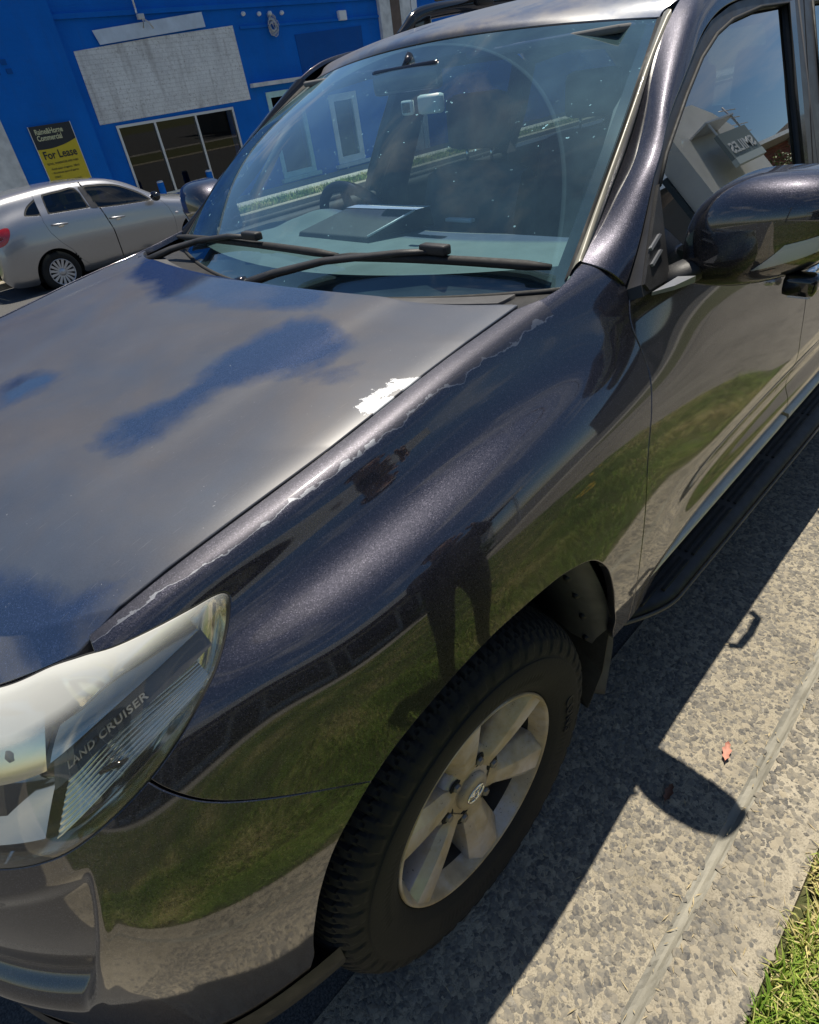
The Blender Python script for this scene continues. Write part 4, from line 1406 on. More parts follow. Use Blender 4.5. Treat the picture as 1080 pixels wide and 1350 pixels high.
# steering wheel on the far side
def steering():
    c = np.array([-1.035, -.37, 1.13]); ax = np.array([-.90, 0, .42]); ax = ax/np.linalg.norm(ax)
    e1 = np.array([0, 1, 0]); e2 = np.cross(ax, e1)
    g = MB()
    pts = [c + .188*(e1*math.cos(t) + e2*math.sin(t)) for t in np.linspace(0, 2*math.pi, 49)]
    g.tube(pts, .017, 12, cap=False)
    o = g.obj('steering_wheel', M['wheel_leather'], car, smooth=True)
    g = MB()
    for t in (0.0, math.pi, 1.5*math.pi):
        g.tube([c - ax*.02, c + .18*(e1*math.cos(t) + e2*math.sin(t))], [.03, .016], 8, flat=(1, .6))
    bm = bmesh.new(); bmesh.ops.create_uvsphere(bm, u_segments=20, v_segments=10, radius=.075); bmesh.ops.scale(bm, vec=(.5, 1, .85), verts=bm.verts[:]); bmesh.ops.translate(bm, vec=c, verts=bm.verts[:])
    g.bm(bm); g.obj('wheel_hub', M['trim_inside'], o, smooth=True)
steering()
def seat(y, x=-1.52):
    g = MB()
    def cush(prof, w, edge):
        n = len(prof); V = []; cols = np.linspace(-1, 1, 9)
        for cx in cols:
            for (px_, pz_) in prof:
                V.append((px_, y + cx*w, pz_ - edge*abs(cx)**3))
        return V, grid_faces(9, n)
    back = [(x+.05,.62),(x+.02,.80),(x-.02,1.0),(x-.06,1.16),(x-.10,1.25),(x-.15,1.26),(x-.20,1.20),(x-.16,.9),(x-.1,.62)]
    V, F = cush(back, .235, .03)
    o = mesh_obj('seat', V, F + [tuple(range(len(back))), tuple(8*len(back)+i for i in range(len(back)-1, -1, -1))], M['seat'], car)
    base = [(x-.08,.60),(x-.08,.72),(x+.15,.74),(x+.42,.76),(x+.50,.72),(x+.50,.60)]
    V, F = cush(base, .25, .02)
    mesh_obj('seat_base', V, F + [tuple(range(len(base))), tuple(8*len(base)+i for i in range(len(base)-1, -1, -1))], M['seat'], o)
    MB().bbox((x-.20, y-.125, 1.30), (x-.10, y+.125, 1.48), .035).obj('headrest', M['seat'], o, smooth=True)
    for q in (-.06, .06): MB().tube([(x-.15, y+q, 1.24), (x-.15, y+q, 1.32)], .006, 8).obj('headrest_post', M['chrome'], o, smooth=True)
for y in (.37, -.37): seat(y)
for y in (.37, 0.0, -.37): seat(y, -2.35)
# inner door cards and pillars
for sd in (1, -1):
    MB().bbox((-1.50, sd*.80-.03, .55), (-.62, sd*.80+.03, 1.19), .02).obj('door_card', M['trim_inside'], car, smooth=True)
    MB().bbox((-2.40, sd*.80-.03, .55), (-1.56, sd*.80+.03, 1.19), .02).obj('door_card', M['trim_inside'], car, smooth=True)
    MB().tube([(-1.58, sd*.80, .6), (-1.60, sd*.80, 1.18), (-1.68, sd*.64, 1.58)], [.07, .06, .05], 10, flat=(.45, 1)).obj('centre_pillar_trim', M['trim_inside'], car, smooth=True)
    MB().tube([(-.80, sd*.66, 1.30), (-.86, sd*.625, 1.37), (-.93, sd*.61, 1.44), (-.99, sd*.615, 1.49)], [.012, .014, .014, .012], 8).obj('grab_handle', M['headlining'], car, smooth=True)
# tailgate with its window
V, F = plate([(-.80,.5),(.80,.5),(.84,1.17),(.66,1.60),(-.66,1.60),(-.84,1.17)], [[(-.66,1.2),(.66,1.2),(.55,1.54),(-.55,1.54)]], lambda y, z: (np.array([-3.72 + .30*max(0, z-1.17), y, z]), np.array([-1, 0, .0])), .03)
tg = part('tailgate', V, F, M['paint'], smooth=False)
Vp = np.array([(-3.705, -.67, 1.19), (-3.705, .67, 1.19), (-3.60, .56, 1.55), (-3.60, -.56, 1.55)])
mesh_obj('window_glass', Vp, [(0, 1, 2, 3)], M['side_glass'], tg, False)
# interior mirror
g = MB().bbox((-.945, -.12, 1.525), (-.92, .12, 1.585), .012); rvm = g.obj('rear_view_mirror', M['gloss_black'], car, smooth=True)
MB().tube([(-.93, 0, 1.575), (-.955, 0, 1.605)], .01, 8).obj('mirror_stalk', M['gloss_black'], rvm, smooth=True)
# sun visors
for y in (-.34, .34): MB().bbox((-1.17, y-.21, 1.575), (-1.02, y+.21, 1.59), .006).obj('sun_visor', M['headlining'], car, smooth=True)

# --- wheels
TYR = [(.228,.893),(.238,.905),(.252,.915),(.262,.9195),(.29,.926),(.318,.925),(.322,.9215),(.345,.916),(.358,.908),(.366,.900),(.374,.888),(.379,.874),(.383,.855),(.385,.83),(.386,.80),(.386,.78),(.386,.75),(.385,.725),(.383,.70),(.379,.69),(.36,.675),(.32,.662),(.27,.668),(.228,.69)]
def build_wheel():
    wheel = MB().lathe([(.232,.896),(.2335,.903),(.231,.907),(.227,.9065),(.224,.900),(.216,.885),(.209,.868)], 'y', (0, 0, 0), 96).obj('wheel', M['alloy'], car, smooth=True)
    MB().lathe([(.209,.868),(.203,.845),(.198,.80),(.196,.70),(.226,.69)], 'y', (0, 0, 0), 72).obj('rim_barrel', M['wheel_shade'], wheel, smooth=True)
    # tyre with tread blocks
    NS = 528
    prof = nspline(np.array(TYR), np.linspace(0, len(TYR)-1, 93))
    V = []
    r_, y_ = prof[:, 0], prof[:, 1]
    for i in range(NS):
        t = 2*math.pi*i/NS
        rr = r_.copy()
        for j in range(len(rr)):
            if rr[j] > .352:
                yy = (y_[j]-.79)/.115
                ph = (i/NS*88 + .35*math.sin(yy*3.1) + (.5 if abs(yy) < .38 else 0)) % 1.0
                dep = 0
                if ph < .26: dep = .008
                if abs(abs(yy)-.42) < .05: dep = .009
                if abs(yy) < .04: dep = .010
                if .60 < ph < .66: dep = max(dep, .005)
                rr[j] -= dep*(1 if rr[j] > .372 else (rr[j]-.352)/.02)
            elif .325 < rr[j] <= .352 and y_[j] > .85:
                pass
        # small radial ribs on the side wall
        for j in range(len(rr)): V.append((rr[j]*math.cos(t), y_[j] + (.0030 if .328 < r_[j] < .356 and y_[j] > .85 and (i/NS*44) % 1.0 < .55 else 0) + (.0012*math.sin(i*math.pi/2) if .268 < rr[j] < .290 and y_[j] > .85 and (i % 132) < 60 else 0), rr[j]*math.sin(t)))
    n = len(rr); F = []
    for i in range(NS):
        j2 = (i+1) % NS
        for j in range(n-1): F.append((i*n+j, i*n+j+1, j2*n+j+1, j2*n+j))
    ty = mesh_obj('tyre', V, F, M['tyre'], wheel); smooth_by_angle(ty, 35)
    # moulded letters on the side wall
    T, TF = text_mesh('CONS', .040, .0016, 1.15, bold=.0006)
    a0 = math.pi - .16
    P = []
    for x, y, z in T:
        r = .273 + y; ang = a0 + (x/.29)
        P.append((r*math.cos(ang), .9265 + z - .001, r*math.sin(ang)))
    mesh_obj('sidewall_lettering', P, TF, M['rubber'], wheel, False)
    # six broad spokes
    a_base = R_(27)
    ts = np.linspace(0, 1, 14)
    V = []
    for q in ts:
        r = .055 + (.226-.055)*q
        hw = .033 + .030*q**1.2
        yt = .876 + .025*q**1.5 + .006*math.sin(q*math.pi)
        for k, h in ((-1.0, -.062), (-.975, -.030), (-.92, -.024), (-.36, .001), (-.30, .002), (.50, .002), (.58, -.001), (.93, -.012), (.975, -.020), (1.0, -.062)):
            V.append((r, yt + h*(1 if abs(k) > .95 else min(1, q*4)), k*hw))
    SF = grid_faces(14, 10)
    me0 = None
    for k in range(6):
        an = a_base + k*math.pi/3
        if me0 is None:
            o = mesh_obj('spoke', V, SF, M['alloy'], wheel); me0 = o.data; smooth_by_angle(o, 30)
        else:
            o = bpy.data.objects.new('spoke', me0); col.objects.link(o); o.parent = wheel
        o.rotation_euler = (0, -an, 0)
    # hub, cap, emblem, nuts
    MB().lathe([(.0, .872), (.045, .874), (.085, .872), (.096, .866), (.100, .850), (.100, .80)], 'y', (0, 0, 0), 60).obj('hub', M['alloy'], wheel, smooth=True)
    MB().lathe([(.0, .888), (.034, .887), (.041, .884), (.043, .876), (.043, .86)], 'y', (0, 0, 0), 48).obj('centre_cap', M['alloy'], wheel, smooth=True)
    g = MB()
    def ell(a, b, cx, cz, y=.8885, r=.0022):
        g.tube([(cx + a*math.cos(t), y, cz + b*math.sin(t)) for t in np.linspace(0, 2*math.pi, 33)], r, 6, cap=False)
    ell(.024, .0165, 0, 0); ell(.0075, .0155, 0, 0); ell(.0165, .0055, 0, .0085)
    g.obj('emblem', M['chrome'], wheel, smooth=True)
    g = None; me0 = None; me1 = None
    for k in range(6):
        an = a_base + R_(30) + k*math.pi/3
        if me0 is None:
            o = MB().lathe([(.0, .884), (.008, .883), (.0105, .878), (.0105, .862)], 'y', (0, 0, 0), 6).obj('lug_nut', M['nut'], wheel); me0 = o.data
            p = MB().lathe([(.0, .8755), (.0155, .8755), (.0175, .8735)], 'y', (0, 0, 0), 20).obj('nut_shade', M['dark'], wheel); me1 = p.data  # black disc on the hub stands in for a shaded pocket
        else:
            o = bpy.data.objects.new('lug_nut', me0); col.objects.link(o); o.parent = wheel
            p = bpy.data.objects.new('nut_shade', me1); col.objects.link(p); p.parent = wheel
        for q in (o, p): q.location = (.071*math.cos(an), 0, .071*math.sin(an))
    MB().lathe([(.155, .775), (.158, .77), (.158, .75), (.06, .775), (.155, .775)], 'y', (0, 0, 0), 48).obj('brake_disc', M['nut'], wheel, smooth=True)
    MB().bbox((-.19, .74, -.07), (-.10, .80, .07), .015).obj('brake_caliper', M['wheel_shade'], wheel, smooth=True)
    MB().lathe([(.0, .74), (.198, .74)], 'y', (0, 0, 0), 48).obj('shade_disc', M['dark'], wheel)  # black disc stands in for the shade behind the spokes
    wheel.location = (0, 0, .383)
    return wheel
w0 = build_wheel()
for (x, flip) in ((0, True), (-2.79, False), (-2.79, True)):
    w = copy_tree(w0, car)
    w.location = (x, 0, .383)
    if flip: w.rotation_euler = (0, 0, math.pi)

# --- loose things riding with the car
bx = empty('dash_box', 'black slant-topped box with a pale flap lying on the dashboard', 'box', (-.86, -.16, 1.196))
def wedge():
    V = [(.118,-.205,.0),(.123,.135,.0),(-.10,.185,.0),(-.10,-.11,.0),(.113,-.20,.016),(.118,.13,.016),(-.012,.198,.058),(-.012,-.102,.058),(-.098,.175,.050),(-.098,-.14,.050)]
    F = [(0,3,2,1),(0,1,5,4),(4,5,6,7),(7,6,8,9),(1,2,8,6,5),(0,4,7,9,3),(2,3,9,8)]
    return V, F
V, F = wedge()
g = MB().add(V, F); o = g.obj('case', M['trim_inside'], bx)
md = o.modifiers.new('bev', 'BEVEL'); md.width = .003; md.segments = 2
MB().add([(-.014,.199,.0605),(-.014,-.103,.0605),(-.10,-.142,.0525),(-.10,.177,.0525)], [(0,1,2,3)]).obj('flap', M['white_plastic'], bx)
MB().tube([(.118,.128,.018), (-.012,.196,.060)], .003, 6).obj('edge_band', M['white_plastic'], bx, smooth=True)
tg_ = empty('toll_tag', 'white toll tag stuck high behind the windscreen', 'toll tag', (-.835, .165, 1.500))
MB().bbox((-.012, -.032, -.020), (.012, .040, .020), .008).obj('tag_body', M['white_plastic'], tg_, smooth=True)
MB().bbox((.006, -.082, -.018), (.018, -.044, .014), .006).obj('sensor', M['white_plastic'], tg_, smooth=True)
MB().bbox((.0175, -.076, -.012), (.0190, -.050, .008), .0005).obj('sensor_window', M['gloss_black'], tg_)
tag(MB().bbox((-1.02, .03, 1.196), (-1.0, .13, 1.206), .003).obj('paper_slip', M['white_plastic'], None), 'pale paper slip on the dashboard right of the box', 'paper')
# ================================================================== the street
def m_concrete(name, base, speck=1.0):
    """worn exposed-aggregate concrete: sandy matrix, stains, fine grit"""
    t = NT(name)
    v = t.coord('Object')
    big = t.noise(v, 1.7, 6, 0.6); mid = t.noise(v, 11.0, 6, 0.65); fine = t.noise(v, 260.0, 3, 0.6)
    lo = tuple(c*.55 for c in base); hi = tuple(c*1.22 for c in base)
    c = t.ramp(t.math('ADD', t.math('MULTIPLY', big, .45), t.math('MULTIPLY', mid, .55)), [(.33, lo), (.5, base), (.68, hi)])
    c = t.mix(t.ramp(fine, [(.30, .75*speck), (.55, 0.0)]), c, tuple(b*.32 for b in base))
    vo = t.node('ShaderNodeTexVoronoi', i_Scale=38.0, i_Randomness=1.0); t.l(t.node('ShaderNodeVectorMath', operation='ADD').outputs[0], vo.inputs['Vector'])
    t.l(v, vo.inputs['Vector'])
    st = t.ramp(vo.outputs['Distance'], [(.28, .62*speck), (.42, 0.0)])
    sel = t.node('ShaderNodeSeparateColor'); t.l(vo.outputs['Color'], sel.inputs['Color'])
    st = t.math('MULTIPLY', st, t.ramp(sel.outputs[0], [(.25, 0.0), (.45, 1.0)]))
    stc = t.ramp(sel.outputs[1], [(.0, (.10, .10, .105)), (.6, (.19, .185, .175)), (1.0, (.27, .25, .21))])
    c = t.mix(st, c, stc)
    stain = t.ramp(t.noise(v, 3.4, 6, .7, .4), [(.50, 0.0), (.72, .55*speck)])
    c = t.mix(stain, c, tuple(b*.38 for b in base))
    t.link(c, 'Base Color'); t.set(Roughness=.92, Specular_IOR_Level=.25)
    h = t.math('ADD', t.math('MULTIPLY', fine, .5), t.math('MULTIPLY', st, .8))
    h = t.math('ADD', h, t.math('MULTIPLY', mid, .8))
    t.link(t.bump(h, .85, .006), 'Normal')
    return t.m
def m_asphalt():
    t = NT('asphalt')
    v = t.coord('Object')
    c = t.ramp(t.noise(v, 2.0, 6, .6), [(.3, (.040, .040, .042)), (.7, (.062, .061, .060))])
    sp = t.ramp(t.noise(v, 190.0, 3, .6), [(.42, 0.0), (.62, .8)])
    c = t.mix(sp, c, (.13, .128, .12))
    t.link(c, 'Base Color'); t.set(Roughness=.9)
    t.link(t.bump(t.noise(v, 170.0, 4), .6, .006), 'Normal')
    return t.m
def m_grass():
    t = NT('grass_blades')
    a = t.attr('tone')
    c = t.ramp(a, [(0.0, (.09, .18, .02)), (.40, (.21, .33, .04)), (.60, (.38, .42, .10)), (.78, (.60, .52, .22)), (1.0, (.66, .55, .28))])
    t.link(c, 'Base Color'); t.set(Roughness=.55, Specular_IOR_Level=.35)
    t.b.inputs['Subsurface Weight'].default_value = 0.0
    return t.m
def m_soil():
    t = NT('soil_thatch')
    v = t.coord('Object')
    c = t.ramp(t.noise(v, 26.0, 6, .65), [(.3, (.045, .045, .016)), (.5, (.075, .085, .026)), (.72, (.15, .12, .06))])
    t.link(c, 'Base Color'); t.set(Roughness=.95)
    t.link(t.bump(t.noise(v, 60.0, 5), .8, .02), 'Normal')
    return t.m
M['apron'] = m_concrete('gutter_concrete', (.365, .322, .24))
M['kerb'] = m_concrete('kerb_concrete', (.39, .345, .262), .8)
M['path'] = m_concrete('footpath_concrete', (.30, .285, .25), .35)
M['drive'] = m_concrete('driveway_concrete', (.20, .185, .16), .4)
M['groove'] = plain('tooled_cement', (.26, .245, .20), .85, var=.25, vscale=9, bump=.25, bscale=120)
M['asphalt'] = m_asphalt()
M['grass'] = m_grass()
M['soil'] = m_soil()

def sheet(name, prof, x0, x1, mat, nx=2, kind='structure', x_step=None):
    """extrude a (y, z) profile along x"""
    xs = np.linspace(x0, x1, nx); n = len(prof)
    V = [(x, y, z) for x in xs for y, z in prof]
    F = grid_faces(nx, n)
    o = mesh_obj(name, V, [tuple(reversed(f)) for f in F], mat, None, False)
    bm = bmesh.new(); bm.from_mesh(o.data)
    if bm.faces[:][0].normal.z < 0: bmesh.ops.reverse_faces(bm, faces=bm.faces[:])
    bm.to_mesh(o.data); bm.free()
    return tag(o, kind=kind)
tag(MB().add([(-900,-900,-.62),(900,-900,-.62),(900,900,-.62),(-900,900,-.62)], [(0,1,2,3)]).obj('ground', M['soil'], None), kind='structure')
sheet('road', [(.80,-.006),(-1.3,-.006),(-10.6,-.42),(-11.02,-.435)], -120, 60, M['asphalt'], 40)
sheet('gutter', [(.79,-.05),(.79,.0),(1.0,.0),(1.246,.001)], -120, 60, M['apron'], 2)
sheet('gutter_joint', [(1.246,.001),(1.252,-.004),(1.258,-.0075),(1.264,-.007),(1.270,-.001),(1.274,.004),(1.279,.007)], -6, 3, M['groove'], 700)
sheet('gutter_joint', [(1.246,.001),(1.262,-.0075),(1.279,.007)], -120, -6, M['groove'], 2)
sheet('gutter_joint', [(1.246,.001),(1.262,-.0075),(1.279,.007)], 3, 60, M['groove'], 2)
gj = bpy.data.objects['gutter_joint']
rj = np.random.default_rng(9)
for v_ in gj.data.vertices:
    x_ = v_.co.x
    v_.co.z += .0012*math.sin(x_*31+v_.co.y*400) + float(rj.normal(0, .0006))
sheet('kerb', [(1.279,.007),(1.30,.010),(1.36,.014),(1.405,.018),(1.425,.014),(1.432,-.03)], -120, 60, M['kerb'], 2)
sheet('verge', [(1.428,-.012),(1.5,.012),(2.4,.04),(7.0,.07)], -3.3, 60, M['soil'], 30)
sheet('driveway', [(1.428,.012),(2.2,.04),(7.05,.072)], -7.2, -3.3, M['drive'], 2)
sheet('verge', [(1.428,-.012),(1.5,.012),(2.4,.04),(7.0,.07)], -120, -7.2, M['soil'], 30)
sheet('footpath', [(7.0,.02),(7.0,.075),(7.8,.082),(8.4,.088)], -120, 60, M['path'], 2)
sheet('forecourt', [(8.4,.07),(8.4,.086),(70,.09)], -120, 60, M['asphalt'], 2)
M['path_far'] = m_concrete('far_footpath_concrete', (.42, .40, .35), .35)
# far side
sheet('kerb', [(-11.0,-.45),(-11.0,-.335),(-11.02,-.32),(-11.16,-.318),(-11.17,-.40)], -120, 60, M['kerb'], 2)
sheet('verge', [(-11.165,-.345),(-11.3,-.325),(-12.05,-.325)], -120, 60, M['soil'], 60)
sheet('footpath', [(-12.02,-.36),(-12.02,-.312),(-13.9,-.295)], -120, 60, M['path_far'], 2)
# control joints in the near footpath
for i in range(14):
    x = 3 - i*1.6
    tag(MB().box((x-.006, 7.01, .07), (x+.006, 8.3, .0885)).obj('path_joint', M['groove'], None), kind='structure')

# pebbles bared by wear in the gutter and kerb
def pebbles(name, region, count, seed, zf, mat):
    rng = np.random.default_rng(seed)
    base = bmesh.new(); bmesh.ops.create_icosphere(base, subdivisions=1, radius=1.0)
    bv = np.array([v.co[:] for v in base.verts]); bf = np.array([[v.index for v in f.verts] for f in base.faces]); base.free()
    n = len(bv)
    x = rng.uniform(region[0], region[1], count); y = rng.uniform(region[2], region[3], count)
    r = np.clip(rng.lognormal(math.log(.0066), .48, count), .0025, .0150)
    V = np.empty((count, n, 3)); T = np.empty((count, n))
    for i in range(count):
        p = bv*(1 + rng.normal(0, .20, (n, 1)))
        a = rng.uniform(0, 6.28); el = rng.uniform(.62, 1.0)
        q = p*np.array([1, el, .30])*r[i]
        c, s_ = math.cos(a), math.sin(a)
        V[i, :, 0] = q[:, 0]*c - q[:, 1]*s_ + x[i]
        V[i, :, 1] = q[:, 0]*s_ + q[:, 1]*c + y[i]
        V[i, :, 2] = q[:, 2] + zf(y[i]) - r[i]*.30*rng.uniform(.35, .8)
        V[i, :, 2] = np.minimum(V[i, :, 2], zf(y[i]) + rng.uniform(.0008, .0038))
        T[i] = rng.uniform(0, 1)
    F = (bf[None] + (np.arange(count)*n)[:, None, None]).reshape(-1, 3)
    me = bpy.data.meshes.new(name)
    me.vertices.add(count*n); me.vertices.foreach_set('co', V.ravel())
    me.loops.add(len(F)*3); me.loops.foreach_set('vertex_index', F.ravel().astype(np.int32))
    me.polygons.add(len(F)); me.polygons.foreach_set('loop_start', np.arange(0, len(F)*3, 3, dtype=np.int32))
    me.polygons.foreach_set('use_smooth', np.zeros(len(F), bool))
    at = me.attributes.new('tone', 'FLOAT', 'POINT'); at.data.foreach_set('value', T.ravel().astype(np.float32))
    me.update(); me.validate()
    me.materials.append(mat)
    o = bpy.data.objects.new(name, me); col.objects.link(o)
    return o
def m_pebble():
    t = NT('aggregate_stone')
    a = t.attr('tone'); v = t.coord('Object')
    c = t.ramp(a, [(0, (.070, .070, .071)), (.4, (.125, .121, .112)), (.75, (.20, .183, .15)), (1.0, (.36, .31, .225))])
    n = t.noise(v, 120.0, 4, .6)
    c = t.mix(t.ramp(n, [(.40, .05), (.72, .6)]), c, (.33, .285, .205))
    t.link(c, 'Base Color'); t.set(Roughness=.85, Specular_IOR_Level=.3)
    t.link(t.bump(n, .7, .003), 'Normal')
    return t.m
M['pebble'] = m_pebble()
tag(pebbles('gutter_aggregate', (-2.9, 1.0, .80, 1.243), 22000, 3, lambda y: .001, M['pebble']), 'small rounded stones bared in the worn gutter concrete', 'aggregate', kind='stuff')
tag(pebbles('kerb_aggregate', (-2.4, .9, 1.283, 1.42), 5200, 4, lambda y: .010 + (y-1.28)*.055, M['pebble']), 'small stones bared in the pale kerb edging beside the grass', 'aggregate', kind='stuff')

# grass
def blades(name, boxes, seed, mat, hmin=.03, hmax=.075, lean_=.9, wid=.0022):
    rng = np.random.default_rng(seed)
    Vs = []; Ts = []
    for (x0, x1, y0, y1, dens, zf, ragged) in boxes:
        n = int((x1-x0)*(y1-y0)*dens)
        x = rng.uniform(x0, x1, n); y = rng.uniform(y0, y1, n)
        if ragged:                       # uneven edge along the kerb
            edge = y0 + .035*np.sin(x*7.3) + .03*np.sin(x*17+1) + .02*np.sin(x*41)
            y = np.maximum(y, edge + rng.uniform(0, .05, n))
        # tufts
        cl = .5 + .5*np.sin(x*9.1+np.sin(y*7))*np.sin(y*11.3+1.3*np.sin(x*6))
        h = rng.uniform(hmin, hmax, n)*(.55+.75*cl)
        az = rng.uniform(0, 2*math.pi, n); le = rng.uniform(.2, 1, n)*lean_
        w = rng.uniform(.6, 1.3, n)*wid
        z = np.array([zf(v) for v in y]) if not callable(getattr(zf, 'vec', None)) else zf(y)
        d = np.stack([np.cos(az), np.sin(az)], 1); pz = np.stack([-np.sin(az), np.cos(az)], 1)
        def P(k, ww):
            c = np.stack([x + d[:, 0]*h*le*k*k, y + d[:, 1]*h*le*k*k, z + h*k*(1-.35*le*k)], 1)
            o_ = np.concatenate([pz*(w*ww)[:, None], np.zeros((n, 1))], 1)
            return c-o_, c+o_
        a, b = P(0, 1); c, e = P(.55, .8); tp, _ = P(1, 0)
        V = np.stack([a, b, e, c, tp], 1)
        Vs.append(V.reshape(-1, 3))
        dry = np.clip(.40 + .22*np.sin(x*3.1+y*2.2) + .16*np.sin(x*8.0-y*5) + rng.normal(0, .20, n), 0, 1)
        Ts.append(np.repeat(dry, 5))
    V = np.concatenate(Vs); T = np.concatenate(Ts); n = len(V)//5
    q = np.arange(n)*5
    me = bpy.data.meshes.new(name)
    me.vertices.add(len(V)); me.vertices.foreach_set('co', V.ravel())
    tri = np.stack([q, q+1, q+2, q, q+2, q+3, q+3, q+2, q+4], 1).reshape(-1).astype(np.int32)
    me.loops.add(len(tri)); me.loops.foreach_set('vertex_index', tri)
    me.polygons.add(n*3); me.polygons.foreach_set('loop_start', np.arange(0, n*9, 3, dtype=np.int32))
    at = me.attributes.new('tone', 'FLOAT', 'POINT'); at.data.foreach_set('value', T.astype(np.float32))
    me.update(); me.validate(); me.materials.append(mat)
    o = bpy.data.objects.new(name, me); col.objects.link(o)
    return o
vz = lambda y: np.interp(y, [1.428, 1.5, 2.4, 7.0], [-.002, .012, .04, .07])
tag(blades('verge_grass', [(-.9, 1.5, 1.43, 1.75, 26000, vz, True), (-3.25, 2.6, 1.44, 3.0, 9000, vz, True), (-3.25, 2.6, 3.0, 6.98, 3200, vz, False), (2.6, 9.0, 1.44, 6.98, 900, vz, True)], 11, M['grass']), 'patchy green and straw coloured grass beside the near kerb', 'grass', kind='stuff')
fz = lambda y: np.interp(-y, [11.16, 11.3, 12.05], [-.345, -.325, -.325])
tag(blades('far_grass', [(-16, 0, -12.03, -11.17, 900, fz, False), (-40, -16, -12.03, -11.17, 250, fz, False)], 12, M['grass'], .05, .12, .9, .006), 'strip of grass across the street before the blue wall', 'grass', kind='stuff')
# dandelions in the verge
M['petal'] = plain('yellow_petals', (.75, .48, .02), .6)
M['stalk'] = plain('flower_stalk', (.10, .18, .03), .6)
def dandelion(x, y, lab, h=.085):
    e = empty('dandelion', lab, 'flower', (x, y, float(vz(y))), group='yellow dandelions in the verge')
    MB().tube([(0, 0, 0), (.004, .002, h*.6), (.006, 0, h)], .0016, 6).obj('stalk', M['stalk'], e, smooth=True)
    g = MB()
    for k in range(18):
        a = k*2.4; r = .012 + .020*(k % 3)/2
        g.add([(.006, 0, h), (.006+r*math.cos(a-.15), r*math.sin(a-.15), h+.006), (.006+r*1.15*math.cos(a), r*1.15*math.sin(a), h+.005), (.006+r*math.cos(a+.15), r*math.sin(a+.15), h+.006)], [(0, 1, 2, 3)])
    g.obj('petals', M['petal'], e)
for i, (x, y) in enumerate([(-2.30, 2.42), (-2.38, 2.50), (-2.25, 2.54), (-2.34, 2.60), (-2.85, 2.9), (-2.93, 2.82), (-2.27, 2.47), (-2.41, 2.57), (-2.31, 2.66), (-2.80, 2.85)]):
    dandelion(x, y, 'yellow dandelion in the verge, seen mirrored in the front fender')
# fallen leaves
def leaf(x, y, z, rz, size, colr, lab, curl=.3):
    n = 9; V = []; F = []
    for i in range(n):
        q = i/(n-1); w = math.sin(q*math.pi)**.7*.19*(1-.35*q)*(1 + .35*math.sin(q*19))
        for s_ in (-1, 0, 1):
            V.append(((q-.5)*size, s_*w*size, (.10*abs(s_) + curl*(q-.5)**2)*size))
    F = grid_faces(n, 3)
    o = mesh_obj('fallen_leaf', V, F, plain('leaf_'+lab[:6].strip().replace(' ', '_'), colr, .7, var=.25, vscale=60), None, True, loc=(x, y, z))
    o.rotation_euler = (0, 0, rz)
    return tag(o, lab, 'leaf')
leaf(-.655, 1.178, .007, .25, .062, (.52, .24, .17), 'pink fallen leaf lying in sun on the gutter')
leaf(-.455, 1.115, .007, .1, .056, (.16, .07, .04), 'brown fallen leaf in the shadow of the mirror')
leaf(-.06, 1.475, .045, 1.3, .05, (.52, .44, .26), 'tan dry leaf in the grass at lower right', .15)

# dry litter blown into the gutter and along the kerb
def litter(n, seed):
    rng = np.random.default_rng(seed); V = []; F = []
    for i in range(n):
        k = rng.uniform()
        x = rng.uniform(-2.4, .8)
        y = (1.262 + rng.normal(0, .018)) if k < .35 else ((1.41 + rng.normal(0, .03)) if k < .75 else rng.uniform(.95, 1.24))
        z = (.004 if y < 1.246 else (-.002 if y < 1.279 else .010 + (y-1.28)*.06)) + .0022
        a = rng.normal(0, .7) if k < .35 else rng.uniform(0, 6.28)
        L = rng.uniform(.006, .030); w = rng.uniform(.0006, .0016)
        d = np.array([math.cos(a), math.sin(a)]); q = np.array([-d[1], d[0]])
        b = len(V); c = np.array([x, y])
        for t_, s_ in ((-.5, 0), (0, 1), (.5, 0), (0, -1)):
            p_ = c + d*L*t_ + q*w*s_
            V.append((p_[0], p_[1], z + .0015*abs(t_)*2*rng.uniform(0, 1)))
        F.append((b, b+1, b+2, b+3))
    return mesh_obj('dry_litter', V, F, plain('dry_litter_straw', (.40, .32, .18), .8, var=.4, vscale=50), None, False)
tag(litter(420, 21), 'bits of dry straw scattered along the gutter joint and kerb', 'litter', kind='stuff')
